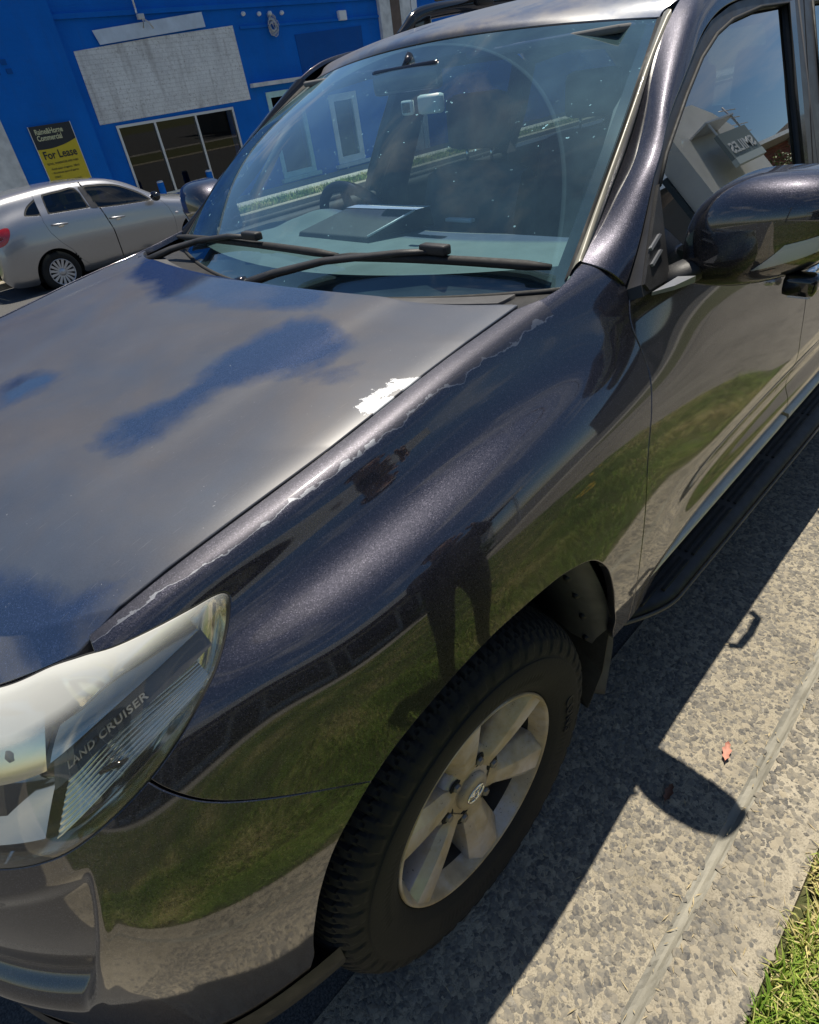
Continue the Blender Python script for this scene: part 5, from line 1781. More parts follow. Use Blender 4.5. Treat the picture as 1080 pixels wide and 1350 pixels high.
# ================================================================== blue building across the street
WY = -13.6
def m_blue(name, base):
    t = NT(name)
    v = t.coord('Object')
    c = t.ramp(t.noise(v, .9, 6, .6), [(.3, tuple(b*.86 for b in base)), (.7, tuple(min(1, b*1.1) for b in base))])
    stv = t.coord('Object', (2.2, 1.0, .18))
    st = t.math('ADD', t.ramp(t.noise(v, 5.0, 6, .7), [(.56, 0.0), (.74, .35)]), t.ramp(t.noise(stv, 2.0, 6, .65), [(.52, 0.0), (.75, .40)]))
    c = t.mix(st, c, tuple(min(1, b*.7+.02) for b in base))
    t.link(c, 'Base Color'); t.set(Roughness=.8, Specular_IOR_Level=.25)
    br = t.node('ShaderNodeTexBrick'); br.inputs['Scale'].default_value = 1.0
    br.inputs['Brick Width'].default_value = .23; br.inputs['Row Height'].default_value = .076; br.inputs['Mortar Size'].default_value = .008; br.inputs['Mortar Smooth'].default_value = .6
    sw = t.node('ShaderNodeSeparateXYZ'); cb = t.node('ShaderNodeCombineXYZ'); t.l(v, sw.inputs[0]); t.l(sw.outputs[0], cb.inputs[0]); t.l(sw.outputs[2], cb.inputs[1]); t.l(cb.outputs[0], br.inputs['Vector'])
    hh = t.math('ADD', t.math('MULTIPLY', br.outputs['Fac'], -.35), t.math('MULTIPLY', t.noise(v, 22.0, 5), .5))
    t.link(t.bump(hh, .35, .012), 'Normal')
    return t.m
M['blue'] = m_blue('cobalt_blue_wall_paint', (.002, .15, .60))
M['blue2'] = m_blue('older_blue_paint', (.004, .09, .36))
def m_grey_panel():
    t = NT('bare_whitewashed_brick')
    v = t.coord('Object')
    c = t.ramp(t.noise(v, 2.2, 7, .65), [(.3, (.66, .65, .64)), (.55, (.82, .815, .80)), (.75, (.88, .88, .87))])
    sp = t.ramp(t.noise(v, 30.0, 5, .7), [(.56, 0.0), (.70, .8)])
    c = t.mix(sp, c, (.22, .17, .14))
    mpv = t.coord('Object', (1.2, 1, .12))
    c = t.mix(t.ramp(t.noise(mpv, 3.0, 4, .6), [(.52, 0.0), (.72, .55)]), c, (.25, .21, .19))
    br = t.node('ShaderNodeTexBrick'); br.inputs['Scale'].default_value = 1.0
    br.inputs['Brick Width'].default_value = .23; br.inputs['Row Height'].default_value = .076; br.inputs['Mortar Size'].default_value = .009; br.inputs['Mortar Smooth'].default_value = .3
    sw = t.node('ShaderNodeSeparateXYZ'); cb = t.node('ShaderNodeCombineXYZ'); t.l(v, sw.inputs[0]); t.l(sw.outputs[0], cb.inputs[0]); t.l(sw.outputs[2], cb.inputs[1]); t.l(cb.outputs[0], br.inputs['Vector'])
    c = t.mix(t.math('MULTIPLY', br.outputs['Fac'], .22), c, (.30, .29, .28))
    t.link(c, 'Base Color'); t.set(Roughness=.9)
    t.link(t.bump(t.math('ADD', t.math('MULTIPLY', br.outputs['Fac'], -.6), t.noise(v, 40.0, 4)), .5, .012), 'Normal')
    return t.m
M['greybrick'] = m_grey_panel()
M['white_paint'] = plain('white_gloss_paint', (.78, .80, .82), .4, var=.08, vscale=6)
M['offwhite'] = plain('weathered_white', (.66, .66, .65), .6, var=.2, vscale=5)
M['alu'] = plain('anodised_aluminium', (.62, .63, .65), .38, .7)
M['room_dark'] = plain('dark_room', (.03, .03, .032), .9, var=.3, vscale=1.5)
M['shopglass'] = m_glass('shop_window_glass', (.55, .58, .57)).m
M['brown_pipe'] = plain('brown_downpipe', (.13, .085, .065), .5, var=.25, vscale=6)
M['pale_teal'] = plain('pale_teal_paint', (.45, .68, .68), .5, var=.1)
M['wire'] = plain('old_cable', (.55, .56, .58), .6)
bld = empty('blue_building', 'cobalt blue painted shop building across the street', 'building', (-9, WY, -.31))
def bp(name, a, b, mat, parent=bld, r=0):
    g = MB()
    A = (a[0]+9, a[1]-WY, a[2]+.31); B = (b[0]+9, b[1]-WY, b[2]+.31)
    if r: g.bbox(A, B, r)
    else: g.box(A, B)
    return g.obj(name, mat, parent)
def wall_plate(name, outer, holes, depth, mat, y=0.0):
    """a wall in the xz plane with openings"""
    V, F = plate(outer, holes, lambda x, z: (np.array([x+9, y, z+.31]), np.array([0, 1, 0])), depth)
    return mesh_obj(name, V, F, mat, bld, False)
rect = lambda x0, x1, z0, z1: [(x0, z0), (x1, z0), (x1, z1), (x0, z1)]
W1 = rect(-8.90, -5.98, .10, 1.53); W2 = rect(-11.0, -9.90, -.16, 1.70); W3 = rect(-12.80, -11.82, -.16, 1.44)
wall_plate('wall', rect(-34, 4.0, -.5, 5.3), [W1, W2, W3], .35, M['blue'])
bp('pier', (-5.455, WY-.02, -.31), (4.0, WY+.16, 5.3), M['blue'])
bp('plinth', (-5.46, WY+.16, -.31), (4.0, WY+.19, -.02), M['blue2'])
bp('parapet_cap', (-34.1, WY-.4, 5.3), (4.1, WY+.24, 5.42), M['offwhite'])
bp('ledge', (-34, WY-.01, 3.30), (-5.46, WY+.05, 3.38), M['blue'])
bp('ledge', (-34, WY-.01, 2.93), (-9.6, WY+.035, 2.98), M['blue'])
bp('roof_body', (-34, WY-9, -.4), (4, WY-1.9, 5.0), M['offwhite'])
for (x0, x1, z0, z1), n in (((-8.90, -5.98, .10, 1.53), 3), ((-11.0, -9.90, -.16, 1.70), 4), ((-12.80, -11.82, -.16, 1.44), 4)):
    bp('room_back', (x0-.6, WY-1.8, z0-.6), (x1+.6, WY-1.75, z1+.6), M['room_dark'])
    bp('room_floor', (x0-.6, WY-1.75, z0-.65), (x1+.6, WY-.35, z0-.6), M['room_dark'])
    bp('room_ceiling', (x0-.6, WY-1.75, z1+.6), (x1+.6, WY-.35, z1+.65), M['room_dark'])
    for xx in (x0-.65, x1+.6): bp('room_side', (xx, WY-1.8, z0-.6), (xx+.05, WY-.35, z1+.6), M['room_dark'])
def window(x0, x1, z0, z1, mull, fr, name='window', sill=None, bars=.05):
    g = MB()
    w = bars
    def B(a, b): g.box((a[0]+9, a[1]-WY, a[2]+.31), (b[0]+9, b[1]-WY, b[2]+.31))
    B((x0, WY-.06, z1-w), (x1, WY+.02, z1)); B((x0, WY-.06, z0), (x1, WY+.02, z0+w))
    B((x0, WY-.06, z0+w), (x0+w, WY+.02, z1-w)); B((x1-w, WY-.06, z0+w), (x1, WY+.02, z1-w))
    o = g.obj(name, fr, bld)
    xs = [x0+w] + list(mull) + [x1-w]
    for m_ in mull:
        gg = MB(); gg.box((m_-w/2+9, -.058, z0+w+.31), (m_+w/2+9, .018, z1-w+.31)); gg.obj('mullion', fr, o)
    for i in range(len(xs)-1):
        a = xs[i] + (0 if i == 0 else w/2); b = xs[i+1] - (0 if i == len(xs)-2 else w/2)
        gg = MB(); gg.add([(a+9, -.02, z0+w+.31), (b+9, -.02, z0+w+.31), (b+9, -.02, z1-w+.31), (a+9, -.02, z1-w+.31)], [(0, 1, 2, 3)])
        gg.obj('pane', M['shopglass'], o)
    return o
window(-8.90, -5.98, .10, 1.53, (-7.87, -6.86), M['alu'])
window(-11.0, -9.90, -.16, 1.70, (), M['pale_teal'], bars=.12)
window(-12.80, -11.82, -.16, 1.44, (), M['white_paint'], bars=.16)
bp('window_hood', (-11.3, WY-.01, 1.83), (-9.52, WY+.14, 1.91), M['offwhite'])
bp('window_sill', (-12.95, WY-.05, -.25), (-11.7, WY+.10, -.165), M['white_paint'])
bp('window_sill', (-11.1, WY-.05, -.25), (-9.8, WY+.10, -.165), M['pale_teal'])
# bared brick panel where a sign once hung, pale strip above, darker patched rectangle
def patch(name, quad, mat, y0, th=.012):
    V, F = plate(quad, [], lambda x, z: (np.array([x+9, y0, z+.31]), np.array([0, 1, 0])), th)
    return mesh_obj(name, V, F, mat, bld, False)
patch('bare_brick_panel', [(-9.44,1.615),(-5.665,1.585),(-5.675,2.81),(-7.5,2.925),(-9.42,3.01)], M['greybrick'], .014)
patch('pale_strip', [(-8.70,3.02),(-6.23,2.87),(-6.16,3.10),(-8.69,3.275)], plain('pale_blue_strip', (.60, .68, .78), .5, var=.12, vscale=4), .055)
patch('patched_paint', [(-13.3,1.96),(-11.15,1.94),(-11.12,2.74),(-13.35,2.80)], M['blue2'], .012)
# little fixings left on the wall
for i, (x, z) in enumerate([(-9.72, 3.19), (-10.15, 3.17), (-10.45, 3.17), (-10.8, 3.16)]):
    MB().lathe([(0, .10), (.035, .09), (.045, .03), (.03, 0)], 'y', (x+9, .05, z+.31), 12).obj('insulator', M['white_paint'], bld, smooth=True)
rng_ = random.Random(4)
for k in range(5):
    pts = []
    for i in range(28):
        a = i*.55 + k; r = .10 + .04*math.sin(i*.7+k)
        pts.append((-10.52+9 + r*math.cos(a)*1.1 + .01*k, .09 + .015*math.sin(a*1.3+k), 2.98+.31 + r*math.sin(a)*1.25 - .02*k))
    MB().tube([(-10.4+9, .06, 3.17+.31)] + pts, .007, 5).obj('cable', M['wire'], bld, smooth=True)
bp('junction_box', (-12.83, WY, 2.93), (-12.58, WY+.10, 3.13), M['white_paint'], r=.02)
MB().tube([(-7.18+9, .09, 3.7), (-7.17+9, .10, 3.62)], .02, 8).obj('conduit', M['white_paint'], bld, smooth=True)
MB().tube([(-7.18+9, .09, 4.6), (-7.18+9, .09, 3.66)], .018, 8).obj('conduit', M['white_paint'], bld, smooth=True)
g = MB().tube([(-7.17+9, .10, 3.60), (-7.24+9, .16, 3.50), (-7.2+9, .15, 3.38)], .016, 6); g.tube([(-7.17+9, .10, 3.60), (-7.36+9, .15, 3.46), (-7.42+9, .14, 3.36)], .016, 6)
g.bbox((-7.29+9, .09, 3.52), (-7.15+9, .17, 3.61), .012); g.obj('lamp_bracket', M['wire'], bld, smooth=True)
for (x, z) in ((-4.0, 2.72), (-4.28, 2.74), (-4.1, 2.60), (-4.32, 2.60)): bp('wall_scar', (x-.05, WY+.16, z-.04), (x+.05, WY+.175, z+.04), M['blue2'])
# coloured posts of the shop next door
for x0, x1, mt in ((-14.42, -14.02, 'offwhite'), (-14.78, -14.43, 'brown_pipe'), (-15.20, -14.79, 'offwhite'), (-15.46, -15.24, 'white_paint')):
    o = bp('shop_front_post', (x0, WY, -.31), (x1, WY+.10, 4.4), M[mt], None)
    o.location = (-9, WY, -.31)
    tag(o, {'brown_pipe': 'brown vertical post between the pale posts on the blue wall', 'white_paint': 'narrow white post at the right of the pale post group'}.get(mt, 'wide pale post left of the brown one' if x0 > -14.5 else 'wide pale post right of the brown one'), 'post')
# white notice panel at far left, lease board
pn = bp('notice_panel', (-3.80, WY+.165, .80), (-2.3, WY+.19, 2.25), M['offwhite'], None); pn.location = (-9, WY, -.31)
tag(pn, 'large pale notice panel on the blue wall at far left', 'sign')
sg = empty('lease_sign', 'black and yellow For Lease board on the blue wall above the silver car', 'sign', (-4.62, WY+.165, .30))
M['sign_yellow'] = plain('sign_yellow', (.62, .47, .02), .45)
M['sign_black'] = plain('sign_black', (.010, .013, .020), .4)
M['sign_cream'] = plain('sign_lettering_cream', (.62, .60, .36), .5)
# board: viewed from the street its left edge is at larger x
SW, SH = .80, 1.43
MB().box((-SW/2, 0, 0), (SW/2, .02, SH)).obj('board', M['sign_yellow'], sg)
top = [(SW/2, SH), (-SW/2, SH)] + [(-SW/2 + SW*q, SH - .28 + .0*q - .10*(q**1.0) + .09*(1-(2*q-1)**2)*-.5) for q in np.linspace(0, 1, 12)]
V, F = plate([(x*1.0, z+.001) for x, z in top], [], lambda x, z: (np.array([x, .0225, z]), np.array([0, 1, 0])), .002)
mesh_obj('header', V, F, M['sign_black'], sg, False)
MB().box((-SW/2-.012, -.002, -.005), (-SW/2, .022, SH+.005)).obj('frame_edge', M['alu'], sg)
MB().box((SW/2, -.002, -.005), (SW/2+.012, .022, SH+.005)).obj('frame_edge', M['alu'], sg)
def sign_line(txt, size, x, z, mat, par=sg, bold=.0, y=.025, wmax=None):
    T, TF = text_mesh(txt, size, .001, 1.0, bold=bold)
    T = T.copy()
    w = T[:, 0].max()
    if wmax: T[:, 0] *= wmax/w
    P = np.stack([x - T[:, 0], y + T[:, 2], z + T[:, 1]], 1)
    return mesh_obj('lettering', P, [tuple(f) for f in TF], mat, par, False)
L0 = SW/2
sign_line('Raine&Horne', .125, L0-.075, SH-.14, M['sign_cream'], wmax=.54, bold=.003)
sign_line('Commercial', .125, L0-.075, SH-.245, M['sign_cream'], wmax=.48, bold=.003)
sign_line('For Lease', .19, L0-.06, SH-.555, M['sign_black'], wmax=.66, bold=.003)
sign_line('RETAIL, WAREHOUSE AND YARD', .05, L0-.07, SH-.655, M['sign_black'], wmax=.62)
sign_line('- Retail space of approx. 160m2', .05, L0-.09, SH-.745, M['sign_black'], wmax=.58)
sign_line('- Warehouse space of approx.', .05, L0-.09, SH-.815, M['sign_black'], wmax=.54)
sign_line('310m2', .05, L0-.11, SH-.885, M['sign_black'], wmax=.12)
sign_line('- Fully enclosed secure yard', .05, L0-.09, SH-.965, M['sign_black'], wmax=.52)
sign_line('Lynda Burnside', .085, L0-.08, SH-1.10, M['sign_black'], wmax=.52, bold=.001)
sign_line('0431 830 863', .075, L0-.10, SH-1.20, M['sign_black'], wmax=.40)
# two blue bollards in front of the shop window
for i, (x, ztop, lab) in enumerate(((-6.40, .46, 'blue steel bollard before the left pane of the shop window'), (-7.62, .46, 'blue steel bollard before the right pane of the shop window'))):
    b_ = empty('bollard', lab, 'bollard', (x*1.0 + .12, -13.05, -.305))
    MB().lathe([(.0, .74), (.05, .735), (.068, .72), (.07, .70), (.07, .0)], 'z', (0, 0, 0), 24).obj('post', M['blue'], b_, smooth=True)
    MB().lathe([(.0, .752), (.05, .747), (.069, .733), (.069, .716)], 'z', (0, 0, 0), 24).obj('cap', M['offwhite'], b_, smooth=True)
    MB().lathe([(.07, .012), (.11, .012), (.11, .0)], 'z', (0, 0, 0), 24).obj('base_plate', M['blue'], b_, smooth=True)
# ================================================================== silver hatchback across the street
M['silver'] = None
def m_silver():
    t = NT('silver_metallic_paint')
    v = t.coord('Object')
    vo = t.node('ShaderNodeTexVoronoi', i_Scale=700.0); t.l(v, vo.inputs['Vector'])
    sp = t.node('ShaderNodeSeparateColor'); t.l(vo.outputs['Color'], sp.inputs['Color'])
    t.link(t.ramp(sp.outputs[0], [(0, (.30, .30, .31)), (1, (.46, .46, .47))]), 'Base Color')
    t.set(Metallic=.75, Roughness=.34, Coat_Weight=1.0, Coat_Roughness=.03, Coat_IOR=1.7)
    return t.m
M['silver'] = m_silver()
M['tint_glass'] = m_glass('hatchback_glass', (.16, .19, .20)).m
M['tail_red'] = plain('tail_lamp_red', (.50, .012, .015), .12, coat=1.0)
M['tail_clear'] = plain('tail_lamp_clear', (.75, .70, .70), .12, coat=1.0)
M['hub_silver'] = plain('wheel_cover_silver', (.52, .52, .54), .35, .6)
SS = .958
hb = empty('silver_hatchback', 'silver five door hatchback parked across the street before the blue wall', 'car', (-2.52-.05, -10.17, -.43), math.pi)
hb.scale = (SS, SS, SS)
# half sections: x, then (y, z) from sill to roof centre; local x forward, rear axle at 0
HS = [
 (-.80, [(.50,.36),(.52,.42),(.54,.52),(.54,.66),(.52,.80),(.50,.90),(.46,.98),(.40,1.03),(.25,1.05),(0,1.06)]),
 (-.76, [(.66,.26),(.70,.36),(.73,.50),(.73,.66),(.71,.82),(.68,.95),(.62,1.04),(.54,1.10),(.34,1.13),(0,1.14)]),
 (-.66, [(.72,.21),(.78,.32),(.81,.48),(.82,.66),(.80,.84),(.765,1.00),(.69,1.12),(.60,1.22),(.36,1.27),(0,1.28)]),
 (-.48, [(.74,.19),(.81,.30),(.845,.48),(.86,.68),(.845,.88),(.80,1.06),(.71,1.20),(.61,1.345),(.36,1.40),(0,1.415)]),
 (-.15, [(.74,.18),(.815,.30),(.855,.48),(.872,.69),(.855,.90),(.815,1.085),(.715,1.25),(.605,1.395),(.36,1.445),(0,1.46)]),
 (.30, [(.74,.18),(.812,.30),(.850,.48),(.870,.68),(.855,.88),(.820,1.055),(.718,1.25),(.600,1.415),(.36,1.462),(0,1.475)]),
 (.80, [(.74,.18),(.810,.30),(.845,.48),(.868,.66),(.855,.85),(.822,1.02),(.715,1.23),(.595,1.405),(.36,1.450),(0,1.463)]),
 (1.30, [(.74,.18),(.810,.30),(.845,.47),(.868,.64),(.855,.82),(.825,.985),(.715,1.18),(.590,1.345),(.36,1.392),(0,1.405)]),
 (1.70, [(.74,.18),(.812,.30),(.848,.46),(.868,.62),(.857,.79),(.828,.945),(.735,1.09),(.600,1.195),(.36,1.245),(0,1.26)]),
 (2.05, [(.74,.18),(.815,.30),(.852,.46),(.868,.61),(.855,.765),(.825,.890),(.740,.965),(.610,1.005),(.36,1.035),(0,1.045)]),
 (2.40, [(.74,.18),(.818,.30),(.855,.45),(.866,.60),(.845,.735),(.800,.835),(.715,.885),(.58,.915),(.34,.94),(0,.948)]),
 (2.85, [(.72,.19),(.79,.30),(.825,.44),(.832,.57),(.80,.68),(.745,.755),(.66,.80),(.53,.83),(.31,.852),(0,.86)]),
 (3.15, [(.62,.22),(.68,.31),(.715,.43),(.715,.54),(.68,.63),(.62,.69),(.54,.725),(.43,.75),(.26,.768),(0,.775)]),
 (3.28, [(.40,.26),(.46,.33),(.49,.43),(.49,.52),(.46,.59),(.42,.63),(.37,.655),(.29,.67),(.18,.68),(0,.685)]),
]
HC = np.array([[(x, -y, z) for y, z in s] for x, s in HS])     # right-hand side faces the camera
hx = [s[0] for s in HS]
def hb_surface(nu=280, nv=120):
    us = np.linspace(0, len(HS)-1, nu); vs = np.linspace(0, 9, nv)
    G = grid_surface(HC, us, vs)
    return G.reshape(-1, 3), grid_faces(nu, nv), np.repeat(us, nv), np.tile(vs, nu)
HV, HF, HU, HVV = hb_surface()
HF = outward(HV, HF, np.array([1.2, 0, .7]))
XZ = HV[:, [0, 2]]
quarter = closed_curve([(-.17,1.15),(-.07,1.25),(.12,1.335),(.135,1.335),(.07,1.12),(.04,1.105),(-.12,1.125)], 3)
rearwin = closed_curve([(.21,1.335),(.27,1.36),(.50,1.365),(.745,1.355),(.80,1.10),(.80,1.06),(.50,1.075),(.18,1.095),(.165,1.12)], 3)
frontwin = closed_curve([(.87,1.35),(1.05,1.345),(1.25,1.32),(1.45,1.265),(1.70,1.12),(1.82,1.01),(1.80,.965),(1.4,.985),(1.0,1.02),(.93,1.04),(.89,1.2)], 3)
arch = lambda cx: closed_curve([(cx+.365*math.cos(a), .275+.365*math.sin(a)) for a in np.linspace(-.35, math.pi+.35, 22)], 2)
def field(poly): return poly_sd(XZ, poly)
g_roof = lambda v: v
side = HVV < 7.4
body = np.full(len(HV), 1.0)
big = np.where(side, 1, 9)
fs = {k: field(p) for k, p in (('q', quarter), ('r', rearwin), ('f', frontwin), ('a0', arch(0.0)), ('a1', arch(2.52)))}
def winmask(k): return np.where(HVV < 7.6, fs[k], -.05)
# windscreen / rear glass on the upper faces
scr = poly_sd(np.stack([HV[:, 0], HVV], 1), np.array([(1.36,9.2),(1.36,7.55),(1.98,7.3),(2.06,9.2)]))
rgl = poly_sd(np.stack([HV[:, 0], HVV], 1), np.array([(-.52,9.2),(-.53,7.5),(-.735,7.2),(-.76,9.2)]))
def panel(name, f, mat, fl=.012, par=hb, mirror=True):
    V, F, _ = clip(HV, HF, f)
    if not len(V): return None
    F = outward(V, F, np.array([1.2, 0, .7]))
    V, F, _ = flange(V, F, .0015, fl)
    o = mesh_obj(name, V, F, mat, par)
    if mirror:
        V2, F2 = mirror_y(V, F); mesh_obj(name, V2, F2, mat, par)
    return o
gap = .007
X, Z = HV[:, 0], HV[:, 2]
door_r_poly = np.array([(.04,1.02),(.10,1.40),(.85,1.42),(.86,1.2),(.955,1.0),(1.02,.70),(1.035,.28),(1.03,.245),(.62,.245),(.46,.29),(.36,.40),(.28,.56),(.16,.70),(.07,.86)])
door_f_poly = np.array([(.87,1.42),(1.2,1.40),(1.5,1.27),(1.80,1.06),(2.0,.93),(2.08,.80),(2.12,.62),(2.10,.42),(2.06,.26),(1.05,.245),(1.048,.28),(1.033,.70),(.968,1.0),(.875,1.2)])
dr, df = field(door_r_poly), field(door_f_poly)
dr = np.where(HVV < 7.2, dr, -.05); df = np.where(HVV < 7.2, df, -.05)
nowin = -np.maximum.reduce([winmask('q'), winmask('r'), winmask('f')])
shell = np.minimum.reduce([nowin, -dr-.003, -df-.003, -fs['a0'], -fs['a1'], -scr-.004, -rgl-.004])
tl = closed_curve([(-.75,.98),(-.62,1.03),(-.50,1.05),(-.46,1.02),(-.50,.93),(-.60,.84),(-.74,.82),(-.83,.9)], 3)
tls = field(tl); shell = np.minimum(shell, -tls-.003)
panel('body_shell', shell, M['silver'])
rd = panel('rear_door', np.minimum.reduce([dr-.003, -winmask('r'), -fs['a0']-.01]), M['silver'])
fd = panel('front_door', np.minimum.reduce([df-.003, -winmask('f')]), M['silver'])
def glass(name, f, par, dy=-.006):
    V, F, _ = clip(HV, HF, f)
    F = outward(V, F, np.array([1.2, 0, .7]))
    V = V - vnormals(V, F)*.008
    o = mesh_obj(name, V, F, M['tint_glass'], par)
    V2, F2 = mirror_y(V, F); mesh_obj(name, V2, F2, M['tint_glass'], par)
glass('quarter_glass', winmask('q')+.006, hb); glass('door_glass', winmask('r')+.006, rd); glass('door_glass', winmask('f')+.006, fd)
glass('windscreen', scr+.01, hb); glass('rear_glass', rgl+.01, hb)
panel('tail_light', tls, M['tail_red'])
panel('reversing_lens', np.minimum(field(closed_curve([(-.74,.93),(-.60,.95),(-.60,.90),(-.74,.88)], 3)), tls-.01)+0.0, M['tail_clear'])
# dark surrounds of the side windows
for nm, f, par in (('q', winmask('q'), hb), ('r', winmask('r'), rd), ('f', winmask('f'), fd)):
    V, F, _ = clip(HV, HF, np.minimum(f, .022-f))
    F = outward(V, F, np.array([1.2, 0, .7])); V = V - vnormals(V, F)*.004
    for s_ in (1, -1):
        V2, F2 = (V, F) if s_ > 0 else mirror_y(V, F); mesh_obj('window_rubber', V2, F2, M['rubber'], par)
V, F, _ = clip(HV, HF, np.minimum.reduce([field(np.array([(.79,1.36),(.865,1.35),(.93,1.03),(.82,1.05)])), nowin, np.where(HVV < 7.2, 1, -1)]))
V = V + np.array([0, -.003, 0])
for s_ in (1, -1):
    V2, F2 = (V, F) if s_ > 0 else mirror_y(V, F); mesh_obj('pillar_black', V2, F2, M['frame_grey'], rd)
# handles, mirrors, repeaters
for s_ in (-1, 1):
    for (x, z, par) in ((.245, .94, rd), (1.15, .845, fd)):
        g = MB().tube([(x-.115, s_*.862, z+.012), (x-.09, s_*.888, z+.012), (x+.02, s_*.893, z+.002), (x+.11, s_*.885, z-.006), (x+.118, s_*.862, z-.008)], .016, 8, flat=(1, .8))
        g.obj('handle', M['silver'], par, smooth=True)
        bm = bmesh.new(); bmesh.ops.create_uvsphere(bm, u_segments=14, v_segments=8, radius=1.0); bmesh.ops.scale(bm, vec=(.05, .012, .028), verts=bm.verts[:]); bmesh.ops.translate(bm, vec=(x+.015, s_*.862, z-.02), verts=bm.verts[:])
        MB().bm(bm).obj('handle_cup', M['chrome'], par, smooth=True)
    g = MB(); bm = bmesh.new(); bmesh.ops.create_uvsphere(bm, u_segments=20, v_segments=12, radius=1.0); bmesh.ops.scale(bm, vec=(.075, .12, .075), verts=bm.verts[:]); bmesh.ops.translate(bm, vec=(1.86, s_*.96, 1.02), verts=bm.verts[:]); g.bm(bm)
    g.tube([(1.88, s_*.84, .975), (1.87, s_*.90, .99)], .022, 8); g.obj('door_mirror', M['gloss_black'], hb, smooth=True)
    bm = bmesh.new(); bmesh.ops.create_uvsphere(bm, u_segments=12, v_segments=8, radius=1.0); bmesh.ops.scale(bm, vec=(.03, .008, .018), verts=bm.verts[:]); bmesh.ops.translate(bm, vec=(2.19, s_*.868, .70), verts=bm.verts[:])
    MB().bm(bm).obj('side_repeater', M['tail_clear'], hb, smooth=True)
# roof spoiler, antenna, underbody, cabin
MB().tube([(-.60, y, 1.375-.05*(y/.6)**2) for y in np.linspace(-.6, .6, 13)], [.02]+[.035]*11+[.02], 8, flat=(1.6, .5)).obj('spoiler', M['silver'], hb, smooth=True)
MB().tube([(-.30, -.15, 1.44), (-.52, -.15, 1.60)], [.012, .004], 6).obj('antenna', M['rubber'], hb, smooth=True)
MB().box((-.60, -.70, .20), (2.95, .70, .62)).obj('underbody', M['dark'], hb)
for cx in (0, 2.52):
    MB().lathe([(.372, -.70), (.372, .70)], 'y', (cx, 0, .275), 32).obj('arch_liner', M['dark'], hb, smooth=True)
for y in (-.36, .36):
    MB().bbox((.95, y-.22, .55), (1.10, y+.22, 1.08), .05).obj('front_seat', M['seat'], hb, smooth=True)
    MB().bbox((.93, y-.12, 1.10), (1.02, y+.12, 1.28), .035).obj('headrest', M['seat'], hb, smooth=True)
MB().bbox((.12, -.6, .5), (.30, .6, 1.08), .05).obj('rear_bench', M['seat'], hb, smooth=True)
MB().bbox((1.72, -.68, .70), (2.02, .68, .93), .05).obj('dashboard', M['trim_inside'], hb, smooth=True)
MB().tube([(1.66 + .05*math.sin(a), .36*-1 + .17*math.cos(a), .93 + .16*math.sin(a)) for a in np.linspace(0, 2*math.pi, 33)], .016, 8, cap=False).obj('steering_wheel', M['rubber'], hb, smooth=True)
# wheels
def hb_wheel(x, s_):
    w = MB().lathe([(.195,-.0),(.198,.012),(.190,.014),(.182,.004),(.178,-.05)], 'y', (0, 0, 0), 48).obj('wheel', M['hub_silver'], hb, smooth=True)
    MB().lathe([(.198,.005),(.225,.018),(.262,.018),(.286,.004),(.297,-.02),(.300,-.06),(.300,-.12),(.292,-.165),(.26,-.18),(.2,-.17)], 'y', (0, 0, 0), 64).obj('tyre', M['tyre'], w, smooth=True)
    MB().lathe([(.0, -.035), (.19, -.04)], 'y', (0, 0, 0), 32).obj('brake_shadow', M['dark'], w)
    me0 = None
    for k in range(15):
        if me0 is None:
            g = MB().add([(.05,-.005,-.012),(.186,.002,-.021),(.186,.002,.021),(.05,-.005,.012),(.05,-.03,-.012),(.186,-.03,-.021),(.186,-.03,.021),(.05,-.03,.012)], [(0,1,2,3),(0,4,5,1),(2,6,7,3),(1,5,6,2)])
            o = g.obj('spoke', M['hub_silver'], w); me0 = o.data
        else:
            o = bpy.data.objects.new('spoke', me0); col.objects.link(o); o.parent = w
        o.rotation_euler = (0, k*2*math.pi/15, 0)
    MB().lathe([(.0, .012), (.03, .010), (.055, .0), (.058, -.03)], 'y', (0, 0, 0), 24).obj('wheel_cap', M['hub_silver'], w, smooth=True)
    w.location = (x, s_*.835, .288)
    w.rotation_euler = (0, .13, 0 if s_ > 0 else math.pi)
for x in (0.0, 2.52):
    for s_ in (-1, 1): hb_wheel(x, s_)
# other parked cars' worth of bumper detail
MB().bbox((-.79, -.36, .52), (-.755, .36, .64), .01).obj('number_plate_recess', M['black_plastic'], hb)
# ================================================================== this side of the street, mirrored in the car
M['render_white'] = plain('white_render', (.80, .80, .77), .7, var=.1, vscale=1.2, bump=.15, bscale=40)
M['awning_dark'] = plain('awning_soffit', (.10, .10, .10), .8, var=.2)
M['shop_dark'] = plain('shop_front_dark', (.025, .03, .032), .25, var=.3, vscale=1)
M['sign_grey'] = plain('sign_panel_grey', (.22, .27, .28), .5)
M['sign_pale'] = plain('sign_panel_pale', (.62, .70, .70), .5)
M['terracotta'] = plain('roof_metal', (.30, .29, .28), .5, var=.15)
def m_brick():
    t = NT('red_brick')
    v = t.coord('Object')
    c = t.ramp(t.noise(v, 5.0, 5), [(.3, (.20, .055, .035)), (.7, (.30, .10, .065))])
    t.link(c, 'Base Color'); t.set(Roughness=.85)
    return t.m
M['brick'] = m_brick()
M['mortar'] = plain('mortar', (.30, .26, .22), .9)
SY = 10.6
shop = empty('corner_shop', 'white rendered shop with a deep awning behind the footpath, mirrored in the windows', 'building', (-5, SY+2.5, .09))
def sp(name, a, b, mat, par=None, off=(-5, SY+2.5, .09), r=0):
    g = MB(); A = tuple(a[i]-off[i] for i in range(3)); B = tuple(b[i]-off[i] for i in range(3))
    (g.bbox(A, B, r) if r else g.box(A, B))
    return g.obj(name, mat, par if par is not None else shop)
sp('wall', (-6.0, SY, .085), (14.0, SY+6, 4.3), M['render_white'])
